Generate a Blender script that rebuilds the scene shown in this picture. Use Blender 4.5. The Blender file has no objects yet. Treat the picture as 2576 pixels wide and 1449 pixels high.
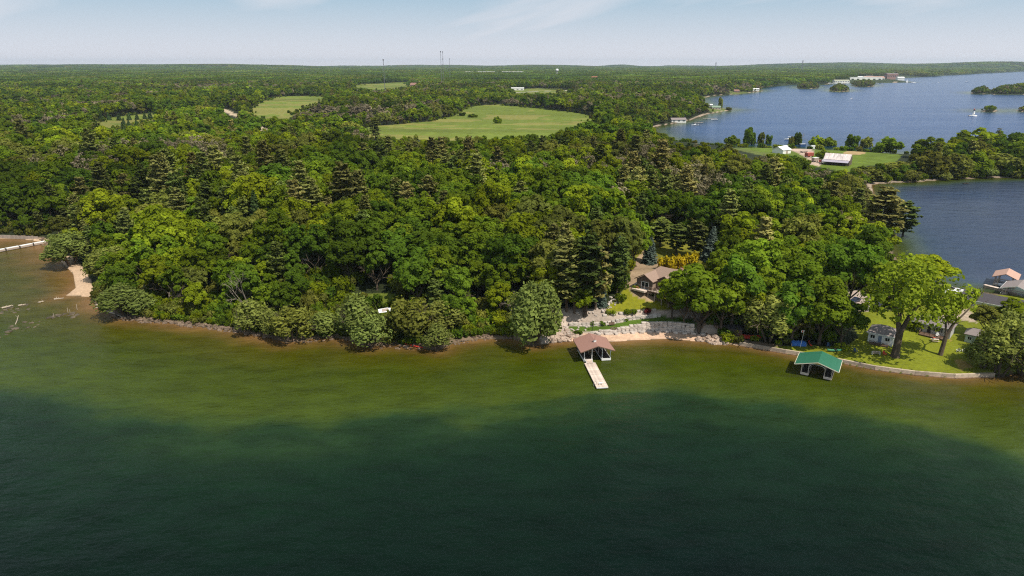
import bpy, bmesh, math, random
import numpy as np
from mathutils import Vector, Matrix

random.seed(7)
rng = np.random.default_rng(11)
scene = bpy.context.scene
COL = scene.collection

# ------------------------------------------------------------------ camera
H = 75.0                     # drone height above the lake
F = 1718.7                   # focal length in units of a 2576 px wide picture
CX, CY, HOR = 1288.0, 724.5, 162.0
PITCH = math.atan((CY - HOR) / F)
SP, CP = math.sin(PITCH), math.cos(PITCH)
cam_d = bpy.data.cameras.new('camera')
cam = bpy.data.objects.new('camera', cam_d)
COL.objects.link(cam)
cam_d.sensor_width = 36.0
cam_d.lens = 36.0 * F / 2576.0
cam_d.clip_start = 1.0
cam_d.clip_end = 60000.0
cam.location = (0, 0, H)
cam.rotation_euler = (math.pi / 2 - PITCH, 0, 0)
scene.camera = cam

# ------------------------------------------------------------------ light
SUN_EL, SUN_AZ = math.radians(57), math.radians(135)     # azimuth clockwise from +Y
to_sun = Vector((math.sin(SUN_AZ) * math.cos(SUN_EL), math.cos(SUN_AZ) * math.cos(SUN_EL), math.sin(SUN_EL)))
sun_d = bpy.data.lights.new('sun', 'SUN')
sun_d.energy = 4.4
sun_d.angle = math.radians(0.5)
sun_d.color = (1.0, 0.93, 0.82)
sun = bpy.data.objects.new('sun', sun_d)
COL.objects.link(sun)
sun.rotation_euler = to_sun.to_track_quat('Z', 'Y').to_euler()

world = bpy.data.worlds.new('World')
scene.world = world
world.use_nodes = True
nt = world.node_tree
for n in list(nt.nodes):
    nt.nodes.remove(n)
def wn(t, **kw):
    n = nt.nodes.new(t)
    for k, v in kw.items():
        setattr(n, k, v)
    return n
w_out = wn('ShaderNodeOutputWorld'); w_bg = wn('ShaderNodeBackground')
sky = wn('ShaderNodeTexSky', sky_type='NISHITA', sun_disc=False, sun_elevation=SUN_EL, sun_rotation=SUN_AZ,
         altitude=100.0, air_density=1.0, dust_density=1.6, ozone_density=2.0)
SKY_STRENGTH = 0.078
w_bg.inputs['Strength'].default_value = SKY_STRENGTH
# thin cirrus everywhere on the dome: long slanting streaks of noise
tc = wn('ShaderNodeTexCoord'); sepv = wn('ShaderNodeSeparateXYZ')
nt.links.new(tc.outputs['Generated'], sepv.inputs[0])
zc = wn('ShaderNodeMath', operation='MAXIMUM'); zc.inputs[1].default_value = 0.0
nt.links.new(sepv.outputs['Z'], zc.inputs[0])
mp0 = wn('ShaderNodeMapping'); mp0.inputs['Rotation'].default_value = (0, math.radians(11), 0)
nt.links.new(tc.outputs['Generated'], mp0.inputs['Vector'])
mp = wn('ShaderNodeMapping'); mp.inputs['Scale'].default_value = (.9, .9, 6.5); mp.inputs['Location'].default_value = (1.7, 0.4, 0.9)
nt.links.new(mp0.outputs[0], mp.inputs['Vector'])
cn = wn('ShaderNodeTexNoise')
cn.inputs['Scale'].default_value = 2.2; cn.inputs['Detail'].default_value = 6; cn.inputs['Roughness'].default_value = 0.5
cn.inputs['Distortion'].default_value = 0.5
nt.links.new(mp.outputs[0], cn.inputs['Vector'])
cr = wn('ShaderNodeValToRGB')
cr.color_ramp.elements[0].position = 0.30; cr.color_ramp.elements[0].color = (0.0, 0.0, 0.0, 1)
cr.color_ramp.elements[1].position = 0.72; cr.color_ramp.elements[1].color = (0.88, 0.88, 0.88, 1)
nt.links.new(cn.outputs['Fac'], cr.inputs['Fac'])
# a milky veil low over the horizon, the same all round
veil = wn('ShaderNodeMapRange'); veil.inputs['From Min'].default_value = 0.0; veil.inputs['From Max'].default_value = 0.085
veil.inputs['To Min'].default_value = 0.95; veil.inputs['To Max'].default_value = 0.30
nt.links.new(zc.outputs[0], veil.inputs['Value'])
mx = wn('ShaderNodeMath', operation='MAXIMUM')
nt.links.new(cr.outputs['Color'], mx.inputs[0]); nt.links.new(veil.outputs[0], mx.inputs[1])
cm = wn('ShaderNodeMixRGB'); cm.inputs['Color2'].default_value = (8.6, 8.4, 8.9, 1)
nt.links.new(mx.outputs[0], cm.inputs['Fac'])
tint = wn('ShaderNodeMixRGB', blend_type='MULTIPLY'); tint.inputs['Fac'].default_value = 1
tr_ = wn('ShaderNodeValToRGB')
tr_.color_ramp.elements[0].position = 0.0; tr_.color_ramp.elements[0].color = (.95, 1.0, 1.0, 1)
tr_.color_ramp.elements[1].position = 0.12; tr_.color_ramp.elements[1].color = (.60, 1.0, 1.0, 1)
nt.links.new(zc.outputs[0], tr_.inputs['Fac']); nt.links.new(tr_.outputs['Color'], tint.inputs['Color2'])
nt.links.new(sky.outputs[0], tint.inputs['Color1'])
blu = wn('ShaderNodeMixRGB'); blu.inputs['Color2'].default_value = (2.5, 5.0, 6.9, 1)
bf = wn('ShaderNodeMapRange'); bf.inputs['From Min'].default_value = .15; bf.inputs['From Max'].default_value = .9; bf.inputs['To Min'].default_value = .85; bf.inputs['To Max'].default_value = .25
nt.links.new(zc.outputs[0], bf.inputs['Value']); nt.links.new(bf.outputs[0], blu.inputs['Fac'])
nt.links.new(tint.outputs[0], blu.inputs['Color1']); nt.links.new(blu.outputs[0], cm.inputs['Color1'])
nt.links.new(cm.outputs[0], w_bg.inputs['Color']); nt.links.new(w_bg.outputs[0], w_out.inputs[0])

vs = scene.view_settings
vs.view_transform = 'Standard'; vs.look = 'None'; vs.exposure = 0.3; vs.gamma = 1.0; vs.use_curve_mapping = False
scene.cycles.max_bounces = 6; scene.cycles.diffuse_bounces = 3; scene.cycles.glossy_bounces = 2
scene.cycles.transmission_bounces = 3; scene.cycles.transparent_max_bounces = 4; scene.cycles.volume_bounces = 0
scene.cycles.pixel_filter_type = 'BLACKMAN_HARRIS'; scene.cycles.filter_width = 1.15
scene.cycles.use_denoising = False; scene.cycles.sample_clamp_direct = 2.5; scene.cycles.sample_clamp_indirect = 1.5
scene.cycles.caustics_reflective = False; scene.cycles.caustics_refractive = False

# ------------------------------------------------------------------ geometry helpers
def G(u, v, z=0.0):
    """Ground position seen at picture point (u, v) for a surface of height z."""
    a = (u - CX) / F; b = (CY - v) / F
    t = (z - H) / (-SP + b * CP)
    return (a * t, (CP + b * SP) * t)

def PX(x, y, z):
    dz = z - H
    dep = y * CP - dz * SP
    return CX + F * x / dep, CY - F * (y * SP + dz * CP) / dep

def inside(poly, x, y):
    poly = np.asarray(poly, float); r = np.zeros(np.shape(x), bool)
    n = len(poly); j = n - 1
    for i in range(n):
        xi, yi = poly[i]; xj, yj = poly[j]
        if yi != yj:
            c = ((yi > y) != (yj > y)) & (x < (xj - xi) * (y - yi) / (yj - yi) + xi)
            r ^= c
        j = i
    return r

def seg_dist(pts, x, y, closed=False):
    pts = np.asarray(pts, float); d = np.full(np.shape(x), 1e12)
    n = len(pts)
    for i in range(n if closed else n - 1):
        ax, ay = pts[i]; bx, by = pts[(i + 1) % n]
        vx, vy = bx - ax, by - ay
        t = np.clip(((x - ax) * vx + (y - ay) * vy) / max(vx * vx + vy * vy, 1e-9), 0, 1)
        d = np.minimum(d, (x - ax - t * vx) ** 2 + (y - ay - t * vy) ** 2)
    return np.sqrt(d)

def sstep(a, b, x):
    t = np.clip((x - a) / (b - a), 0, 1)
    return t * t * (3 - 2 * t)

_perm = rng.random((256, 256))
def vnoise(x, y, s):
    """Smooth value noise of wavelength s, 0..1."""
    x = np.asarray(x, float) / s; y = np.asarray(y, float) / s
    xi = np.floor(x).astype(int); yi = np.floor(y).astype(int); fx = x - xi; fy = y - yi
    fx = fx * fx * (3 - 2 * fx); fy = fy * fy * (3 - 2 * fy)
    a = _perm[xi & 255, yi & 255]; b = _perm[(xi + 1) & 255, yi & 255]
    c = _perm[xi & 255, (yi + 1) & 255]; d = _perm[(xi + 1) & 255, (yi + 1) & 255]
    return (a * (1 - fx) + b * fx) * (1 - fy) + (c * (1 - fx) + d * fx) * fy

def fbm(x, y, s):
    return 0.55 * vnoise(x, y, s) + 0.3 * vnoise(x + 31.7, y - 8.1, s * .47) + 0.15 * vnoise(x - 5, y + 77, s * .21)

# ------------------------------------------------------------------ shoreline
near_shore = [(-60, 600), (0, 600), (60, 602), (112, 610), (122, 640), (150, 655), (185, 690), (190, 725), (165, 744), (228, 747),
              (240, 770), (280, 792), (340, 806), (430, 812), (520, 824), (600, 834), (680, 850), (720, 862),
              (790, 852), (850, 850), (930, 872), (1000, 866), (1060, 876), (1100, 884), (1140, 864), (1200, 853),
              (1290, 853), (1340, 872), (1390, 862), (1450, 858), (1535, 861), (1600, 856), (1680, 853), (1750, 859),
              (1820, 864), (1900, 876), (1975, 890), (2060, 902), (2120, 914), (2200, 930), (2300, 943), (2400, 951),
              (2500, 948), (2530, 943), (2600, 936), (2900, 930)]
far_shore = [(2900, 745), (2576, 752), (2480, 742), (2400, 728), (2330, 712), (2255, 652), (2215, 570), (2200, 500), (2192, 464),
             (2250, 460), (2300, 458), (2400, 450), (2576, 446), (2900, 440),
             (2900, 384), (2576, 386), (2270, 389), (2100, 380), (2010, 376), (1850, 372), (1700, 360), (1650, 340),
             (1640, 320), (1690, 312), (1740, 302), (1775, 288), (1800, 284), (1845, 276), (1785, 268), (1760, 248), (1800, 240),
             (1855, 237), (1922, 229), (1900, 222), (1950, 215), (2010, 213), (2075, 212.5), (2095, 210), (2200, 208.5),
             (2300, 207.5), (2240, 200.5), (2260, 197), (2340, 192), (2420, 187), (2576, 179.5), (2900, 176)]
LAND = [G(*p) for p in near_shore] + [G(*p) for p in far_shore] + [(12000, 19000), (-16000, 19000), (-16000, 330), (-600, 330)]
def s_poly(pts, z): return [G(u, v, z) for u, v in pts]
ISLANDS = [s_poly(p, 0) for p in (
    [(2004, 219), (2010, 216), (2040, 214), (2058, 217), (2060, 221), (2035, 224), (2010, 223)],
    [(2084, 228), (2092, 224), (2110, 222), (2130, 224), (2138, 229), (2110, 232)],
    [(2140, 214), (2160, 211), (2190, 211), (2202, 213), (2195, 218), (2160, 219)],
    [(2442, 233), (2460, 230), (2478, 230), (2492, 232), (2490, 236), (2465, 237), (2444, 236)],
    [(2486, 234), (2510, 228), (2560, 225), (2640, 224), (2660, 236), (2576, 238), (2500, 238)],
    [(2466, 279), (2480, 276), (2500, 276), (2512, 279), (2500, 282), (2478, 282)],
    [(2554, 279), (2570, 275), (2610, 275), (2620, 281), (2580, 282)])]

def shore_sd(x, y):
    """Signed distance to the nearest shoreline, positive on land."""
    x = np.asarray(x, float); y = np.asarray(y, float)
    d = seg_dist(LAND, x, y, True)
    s = np.where(inside(LAND, x, y), d, -d)
    for isl in ISLANDS:
        p = np.asarray(isl); c = p.mean(0); r = np.abs(p - c).max() + 400
        m = (np.abs(x - c[0]) < r) & (np.abs(y - c[1]) < r)
        if m.any():
            di = seg_dist(isl, x[m], y[m], True)
            s[m] = np.maximum(s[m], np.where(inside(isl, x[m], y[m]), di, -di))
    return s

def ramp_z(x):                      # the grassy ramp between the two stone walls climbs to the right
    return 0.9 + 2.3 * sstep(20, 45, x)

def height(x, y, sd=None):
    x = np.asarray(x, float); y = np.asarray(y, float)
    if sd is None: sd = shore_sd(x, y)
    pos = np.maximum(sd, 0)
    rough = (vnoise(x, y, 6.0) - .5) * .5
    g = 0.35 * np.minimum(pos, 2.5) + 8.2 * sstep(2, 75, pos) + 3.5 * (fbm(x, y, 140) - .4) * sstep(20, 120, pos) + rough * sstep(1, 6, pos)
    # bank below the house: beach, ramp, upper terrace, sloping lawn
    rz = ramp_z(x)
    z3 = 4.7 + .1 * (rz - .9)
    prof = np.where(pos < 5.2, 0.13 * pos, np.where(pos < 5.6, .68 + (rz - .68) * (pos - 5.2) / .4, np.where(pos < 9.9, rz + .03 * (pos - 5.6),
           np.where(pos < 10.3, rz + .13 + .95 * (pos - 9.9) / .4, rz + 1.08 + (z3 - rz - 1.08) * np.clip((pos - 10.3) / 2.6, 0, 1)))))
    prof = np.where(pos > 12.9, np.maximum(prof, z3 + 4.2 * sstep(11.5, 25, pos)), prof)
    w = sstep(8, 17, x) * (1 - sstep(56, 66, x)) * (1 - sstep(34, 60, pos)) * (y < 260)
    g = g * (1 - w) + prof * w
    # low ground: cottage point and the far point across the cove
    low = 1.05 + .03 * np.minimum(pos, 60) + rough * .3
    low = np.where(pos < 1.0, low * sstep(0, .25, pos), low)
    wl = sstep(70, 84, x) * (y < 250) * (1 - sstep(250, 256, y)) * (pos < 80)
    g = g * (1 - wl) + low * wl
    lowp = 0.5 + 4.5 * sstep(0, 45, pos) + rough * .3
    wp = sstep(150, 230, x) * sstep(430, 445, y) * (1 - sstep(700, 760, y))
    g = g * (1 - wp) + np.minimum(lowp, g) * wp
    r = np.hypot(x, y)
    g = g + sstep(3000, 9000, r) * sstep(0, 600, pos) * 2 + sstep(1500, 5000, r) * sstep(0, 400, pos) * 7 * fbm(x, y, 900)
    # skyline hills
    for hx, hy, hw, hd, hh in ((-3700, 9000, 1300, 1200, 32), (-900, 12500, 5000, 1500, 5), (6250, 9300, 800, 1200, 66), (8300, 11500, 2400, 1500, 60), (4800, 11500, 1500, 1200, 26),
                               (1870, 12500, 200, 700, 24), (1900, 12800, 1500, 900, 10), (-8200, 9500, 2400, 1500, 22), (0, 7600, 700, 700, 9)):
        g = g + hh * np.exp(-((x - hx) / hw) ** 2 - ((y - hy) / hd) ** 2) * sstep(0, 500, pos)
    g = g + 24 * sstep(6500, 11000, r) * sstep(0, 500, pos) * np.maximum(fbm(x + 7000, y * .6, 1500) - .38, 0) / .3
    bed = np.maximum(0.25 * sd, -1.2)
    return np.where(sd > 0, g, bed)

def zf(x, y):
    return float(height(np.array([x], float), np.array([y], float))[0])

def GT(u, v):
    """Point of the terrain seen at picture point (u, v): (x, y, z)."""
    z = 0.0
    for _ in range(14):
        x, y = G(u, v, z)
        z = .5 * z + .5 * zf(x, y)
    x, y = G(u, v, z)
    return x, y, zf(x, y)

# ------------------------------------------------------------------ materials
MATS = {}
def new_mat(name):
    m = bpy.data.materials.new(name); m.use_nodes = True
    t = m.node_tree
    for n in list(t.nodes): t.nodes.remove(n)
    out = t.nodes.new('ShaderNodeOutputMaterial')
    return m, t, out

def mat(name, col, rough=.7, var=.18, scale=2.0, metal=0.0, spec=.4, bump=0.0, stretch=(1, 1, 1)):
    """A painted or natural surface: base colour broken up by object-space noise."""
    if name in MATS: return MATS[name]
    m, t, out = new_mat(name)
    b = t.nodes.new('ShaderNodeBsdfPrincipled'); t.links.new(b.outputs[0], out.inputs[0])
    b.inputs['Roughness'].default_value = rough; b.inputs['Metallic'].default_value = metal
    b.inputs['Specular IOR Level'].default_value = spec
    c = t.nodes.new('ShaderNodeTexCoord'); mpn = t.nodes.new('ShaderNodeMapping'); mpn.inputs['Scale'].default_value = stretch
    t.links.new(c.outputs['Object'], mpn.inputs[0])
    n = t.nodes.new('ShaderNodeTexNoise'); n.inputs['Scale'].default_value = scale; n.inputs['Detail'].default_value = 5
    t.links.new(mpn.outputs[0], n.inputs['Vector'])
    r = t.nodes.new('ShaderNodeMapRange'); r.inputs['From Min'].default_value = .3; r.inputs['From Max'].default_value = .7
    r.inputs['To Min'].default_value = 1 - var; r.inputs['To Max'].default_value = 1 + var
    t.links.new(n.outputs['Fac'], r.inputs['Value'])
    oi = t.nodes.new('ShaderNodeObjectInfo'); r2 = t.nodes.new('ShaderNodeMapRange')
    r2.inputs['To Min'].default_value = 1 - var * .8; r2.inputs['To Max'].default_value = 1 + var * .8
    t.links.new(oi.outputs['Random'], r2.inputs['Value'])
    mm = t.nodes.new('ShaderNodeMath'); mm.operation = 'MULTIPLY'
    t.links.new(r.outputs[0], mm.inputs[0]); t.links.new(r2.outputs[0], mm.inputs[1])
    v = t.nodes.new('ShaderNodeVectorMath'); v.operation = 'SCALE'; v.inputs[0].default_value = col
    t.links.new(mm.outputs[0], v.inputs['Scale']); t.links.new(v.outputs[0], b.inputs['Base Color'])
    if bump:
        bp = t.nodes.new('ShaderNodeBump'); bp.inputs['Strength'].default_value = bump; bp.inputs['Distance'].default_value = .05
        t.links.new(n.outputs['Fac'], bp.inputs['Height']); t.links.new(bp.outputs[0], b.inputs['Normal'])
    MATS[name] = m
    return m

def leaf_mat(name, col, trans=.42, pos_var=.3, obj_var=.3, col2=None):
    """Foliage: base colour varies per leaf clump, per tree and slowly across the wood; part of the light passes through."""
    m, t, out = new_mat(name)
    L = t.links.new
    a = t.nodes.new('ShaderNodeAttribute'); a.attribute_name = 'tone'
    oi = t.nodes.new('ShaderNodeObjectInfo')
    gp = t.nodes.new('ShaderNodeNewGeometry')
    n = t.nodes.new('ShaderNodeTexNoise'); n.inputs['Scale'].default_value = 0.035; n.inputs['Detail'].default_value = 3
    L(gp.outputs['Position'], n.inputs['Vector'])
    rp = t.nodes.new('ShaderNodeMapRange'); rp.inputs['From Min'].default_value = .3; rp.inputs['From Max'].default_value = .7
    rp.inputs['To Min'].default_value = 1 - pos_var; rp.inputs['To Max'].default_value = 1 + pos_var
    L(n.outputs['Fac'], rp.inputs['Value'])
    nb = t.nodes.new('ShaderNodeTexNoise'); nb.inputs['Scale'].default_value = 0.0045; nb.inputs['Detail'].default_value = 3
    L(gp.outputs['Position'], nb.inputs['Vector'])
    rb = t.nodes.new('ShaderNodeMapRange'); rb.inputs['From Min'].default_value = .32; rb.inputs['From Max'].default_value = .68
    rb.inputs['To Min'].default_value = .68; rb.inputs['To Max'].default_value = 1.55; L(nb.outputs['Fac'], rb.inputs['Value'])
    rq = t.nodes.new('ShaderNodeMath'); rq.operation = 'MULTIPLY'; L(rp.outputs[0], rq.inputs[0]); L(rb.outputs[0], rq.inputs[1]); rp = rq
    ro = t.nodes.new('ShaderNodeMapRange'); ro.inputs['To Min'].default_value = 1 - obj_var; ro.inputs['To Max'].default_value = 1 + obj_var
    L(oi.outputs['Random'], ro.inputs['Value'])
    m1 = t.nodes.new('ShaderNodeMath'); m1.operation = 'MULTIPLY'; L(rp.outputs[0], m1.inputs[0]); L(ro.outputs[0], m1.inputs[1])
    m2 = t.nodes.new('ShaderNodeMath'); m2.operation = 'MULTIPLY'; L(m1.outputs[0], m2.inputs[0]); L(a.outputs['Fac'], m2.inputs[1])
    mixc = t.nodes.new('ShaderNodeMixRGB'); c2 = col2 or (col[0] * 1.2, col[1] * 1.02, col[2] * .9)
    mixc.inputs['Color1'].default_value = (*col, 1); mixc.inputs['Color2'].default_value = (*c2, 1)
    w = t.nodes.new('ShaderNodeTexWhiteNoise'); w.noise_dimensions = '1D'; L(oi.outputs['Random'], w.inputs['W']); L(w.outputs['Value'], mixc.inputs['Fac'])
    v = t.nodes.new('ShaderNodeVectorMath'); v.operation = 'SCALE'; L(mixc.outputs[0], v.inputs[0]); L(m2.outputs[0], v.inputs['Scale'])
    d = t.nodes.new('ShaderNodeBsdfDiffuse'); L(v.outputs[0], d.inputs['Color'])
    tr = t.nodes.new('ShaderNodeBsdfTranslucent')
    v2 = t.nodes.new('ShaderNodeVectorMath'); v2.operation = 'MULTIPLY'; v2.inputs[1].default_value = (1.25, 1.25, .6); L(v.outputs[0], v2.inputs[0])
    L(v2.outputs[0], tr.inputs['Color'])
    ms = t.nodes.new('ShaderNodeMixShader'); ms.inputs[0].default_value = trans
    L(d.outputs[0], ms.inputs[1]); L(tr.outputs[0], ms.inputs[2])
    L(ms.outputs[0], out.inputs[0])
    MATS[name] = m
    return m

# ------------------------------------------------------------------ object helpers
def link(o, parent=None):
    COL.objects.link(o)
    if parent is not None: o.parent = parent
    return o

def tag(o, label=None, cat=None, group=None, kind=None):
    if label: o['label'] = label
    if cat: o['category'] = cat
    if group: o['group'] = group
    if kind: o['kind'] = kind
    return o

def thing(name, label, cat, loc, rotz=0.0, group=None):
    o = bpy.data.objects.new(name, None); o.empty_display_size = .5
    link(o); o.location = loc; o.rotation_euler = (0, 0, rotz)
    return tag(o, label, cat, group)

def np_mesh(name, verts, faces, material=None, smooth=False, tone=None, extra=None):
    """verts (N,3); faces (M,k) of one size k."""
    verts = np.ascontiguousarray(verts, np.float32); faces = np.ascontiguousarray(faces, np.int32)
    me = bpy.data.meshes.new(name)
    k = faces.shape[1]
    me.vertices.add(len(verts)); me.vertices.foreach_set('co', verts.ravel())
    me.loops.add(faces.size); me.loops.foreach_set('vertex_index', faces.ravel())
    me.polygons.add(len(faces)); me.polygons.foreach_set('loop_start', np.arange(0, faces.size, k, dtype=np.int32))
    me.polygons.foreach_set('loop_total', np.full(len(faces), k, np.int32))
    if smooth: me.polygons.foreach_set('use_smooth', np.ones(len(faces), bool))
    me.update(calc_edges=True)
    if tone is not None:
        at = me.attributes.new('tone', 'FLOAT', 'FACE'); at.data.foreach_set('value', np.asarray(tone, np.float32))
    if material: me.materials.append(material)
    return me

class MB:
    """Collects simple solids into one mesh."""
    def __init__(s): s.v = []; s.f = []
    def add(s, vs_, fs_):
        o = len(s.v); s.v += [tuple(p) for p in vs_]; s.f += [tuple(i + o for i in f) for f in fs_]; return s
    def box(s, c, d, rz=0.0, rx=0.0, ry=0.0):
        M = Matrix.Rotation(rz, 3, 'Z') @ Matrix.Rotation(ry, 3, 'Y') @ Matrix.Rotation(rx, 3, 'X')
        vs_ = [Vector(c) + M @ Vector((d[0] * i / 2, d[1] * j / 2, d[2] * k / 2)) for i in (-1, 1) for j in (-1, 1) for k in (-1, 1)]
        return s.add(vs_, [(0, 1, 3, 2), (4, 6, 7, 5), (0, 4, 5, 1), (2, 3, 7, 6), (0, 2, 6, 4), (1, 5, 7, 3)])
    def tube(s, p0, p1, r0, r1=None, n=6, cap=True):
        r1 = r0 if r1 is None else r1
        p0 = Vector(p0); p1 = Vector(p1); d = (p1 - p0)
        if d.length < 1e-6: return s
        d.normalize(); a = d.orthogonal().normalized(); b = d.cross(a)
        vs_ = []
        for p, r in ((p0, r0), (p1, r1)):
            for i in range(n):
                t = 2 * math.pi * i / n; vs_.append(p + a * math.cos(t) * r + b * math.sin(t) * r)
        fs_ = [(i, (i + 1) % n, n + (i + 1) % n, n + i) for i in range(n)]
        if cap: fs_ += [tuple(range(n - 1, -1, -1)), tuple(range(n, 2 * n))]
        return s.add(vs_, fs_)
    def lathe(s, prof, n=12, c=(0, 0, 0)):
        vs_ = []; fs_ = []
        for r, z in prof:
            for i in range(n):
                t = 2 * math.pi * i / n; vs_.append((c[0] + r * math.cos(t), c[1] + r * math.sin(t), c[2] + z))
        for k in range(len(prof) - 1):
            for i in range(n):
                fs_.append((k * n + i, k * n + (i + 1) % n, (k + 1) * n + (i + 1) % n, (k + 1) * n + i))
        fs_ += [tuple(range(n - 1, -1, -1)), tuple(range((len(prof) - 1) * n, len(prof) * n))]
        return s.add(vs_, fs_)
    def prism(s, poly, lo, hi, axis='y'):
        """Outline poly in the plane across axis, thick from lo to hi."""
        n = len(poly)
        def mk(p, h):
            return {'x': (h, p[0], p[1]), 'y': (p[0], h, p[1]), 'z': (p[0], p[1], h)}[axis]
        return s.add([mk(p, lo) for p in poly] + [mk(p, hi) for p in poly],
                     [tuple(range(n - 1, -1, -1)), tuple(range(n, 2 * n))] + [(i, (i + 1) % n, n + (i + 1) % n, n + i) for i in range(n)])
    def mesh(s, name, m, smooth=False):
        me = bpy.data.meshes.new(name); me.from_pydata(s.v, [], s.f); me.validate(); 
        bm = bmesh.new(); bm.from_mesh(me); bmesh.ops.recalc_face_normals(bm, faces=bm.faces); bm.to_mesh(me); bm.free()
        if smooth:
            for p in me.polygons: p.use_smooth = True
        me.materials.append(m); return me
    def build(s, name, m, parent=None, loc=None, smooth=False):
        o = bpy.data.objects.new(name, s.mesh(name, m, smooth)); link(o, parent)
        if loc: o.location = loc
        return o

def copy_part(o, parent, loc=None):
    c = o.copy(); COL.objects.link(c); c.parent = parent
    if loc is not None: c.location = loc
    return c

def copy_tree(o, parent=None):
    c = o.copy(); COL.objects.link(c); c.parent = parent
    for ch in list(o.children): copy_tree(ch, c)
    return c
# ------------------------------------------------------------------ ground
def fan(y0, y1, ratio_fn, tan_max, ncol, lead=0.0):
    ys = [y0]
    while ys[-1] < y1: ys.append(ys[-1] * ratio_fn(ys[-1]))
    ys = np.array(ys); t = np.linspace(-tan_max, tan_max, ncol)
    Y, T = np.meshgrid(ys, t, indexing='ij')
    return T * (Y + lead), Y
# open areas seen in the picture, outlined on the ground they cover
P_LAWN = s_poly([(1510, 784), (1530, 762), (1575, 738), (1600, 722), (1640, 728), (1700, 752), (1720, 790), (1690, 800), (1600, 793), (1560, 796)], 6.5)
P_YARD = s_poly([(1940, 868), (2000, 866), (2130, 872), (2160, 850), (2130, 790), (2150, 775), (2180, 772), (2240, 790), (2400, 740), (2600, 740), (2800, 800), (2800, 952),
                 (2500, 950), (2400, 953), (2300, 945), (2200, 932), (2120, 916), (2060, 904), (1975, 892)], 1.4)
P_DRIVE = s_poly([(2100, 760), (2125, 738), (2165, 722), (2195, 745), (2200, 772), (2185, 782), (2150, 780), (2120, 775)], 2.5)
P_GRAVEL = s_poly([(2330, 760), (2400, 742), (2420, 760), (2450, 790), (2460, 810), (2400, 800), (2370, 800)], 2.2)
P_BARE = s_poly([(1575, 720), (1590, 670), (1605, 640), (1625, 625), (1660, 648), (1720, 660), (1760, 690), (1700, 720), (1640, 735), (1600, 730)], 9.0)
P_BACKLAWN = s_poly([(1600, 655), (1600, 600), (1625, 590), (1700, 590), (1790, 625), (1800, 660), (1720, 668), (1660, 655)], 9.5)
P_BEACH_LEFT = s_poly([(112, 612), (130, 630), (190, 650), (220, 690), (240, 730), (230, 752), (160, 752), (150, 740), (185, 690)], .8)
P_F1 = s_poly([(905, 345), (930, 318), (1000, 312), (1080, 303), (1150, 288), (1165, 272), (1195, 266), (1240, 264), (1300, 268), (1380, 275), (1440, 281), (1505, 290), (1500, 300), (1450, 330),
               (1420, 350), (1300, 352), (1100, 352), (960, 350)], 10)
P_F2 = s_poly([(620, 288), (640, 262), (690, 244), (740, 240), (810, 241), (830, 248), (790, 262), (745, 285), (735, 308), (690, 312), (650, 310)], 10)
P_F3 = s_poly([(880, 217), (900, 211), (960, 209), (1030, 207), (1060, 208), (1040, 217), (990, 225), (930, 226), (890, 223)], 10)
P_F4 = s_poly([(215, 312), (260, 298), (330, 290), (400, 288), (440, 292), (380, 302), (330, 318), (280, 326), (230, 325)], 10)
P_F5 = s_poly([(1270, 233), (1280, 224), (1340, 222), (1450, 226), (1460, 232), (1380, 236)], 10)
P_F6 = s_poly([(540, 245), (600, 246), (650, 250), (640, 262), (560, 262)], 10)
P_FARM = s_poly([(1845, 376), (1900, 372), (2000, 374), (2120, 378), (2270, 391), (2250, 412), (2180, 420), (2130, 432), (2040, 420), (2000, 395), (1900, 386)], 4.5)
P_FARMDIRT = s_poly([(1985, 378), (2005, 371), (2040, 373), (2048, 383), (2040, 398), (2075, 408), (2060, 420), (2040, 416), (2030, 400), (2010, 388)], 4.5)
P_FARMPATCH = s_poly([(2120, 384), (2140, 380), (2175, 383), (2180, 388), (2150, 392), (2125, 390)], 4.5)
P_MEADOW = s_poly([(700, 850), (600, 832), (430, 810), (430, 795), (520, 806), (610, 812), (700, 824), (760, 800), (860, 760), (980, 755), (1060, 790), (1060, 872), (930, 870), (850, 848), (790, 848)], 1.0)
ROAD = s_poly([(520, 262), (560, 275), (590, 288), (625, 298), (655, 316), (672, 330)], 10)
ROAD2 = s_poly([(1290, 233), (1345, 229), (1400, 227), (1470, 226)], 10)

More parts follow.
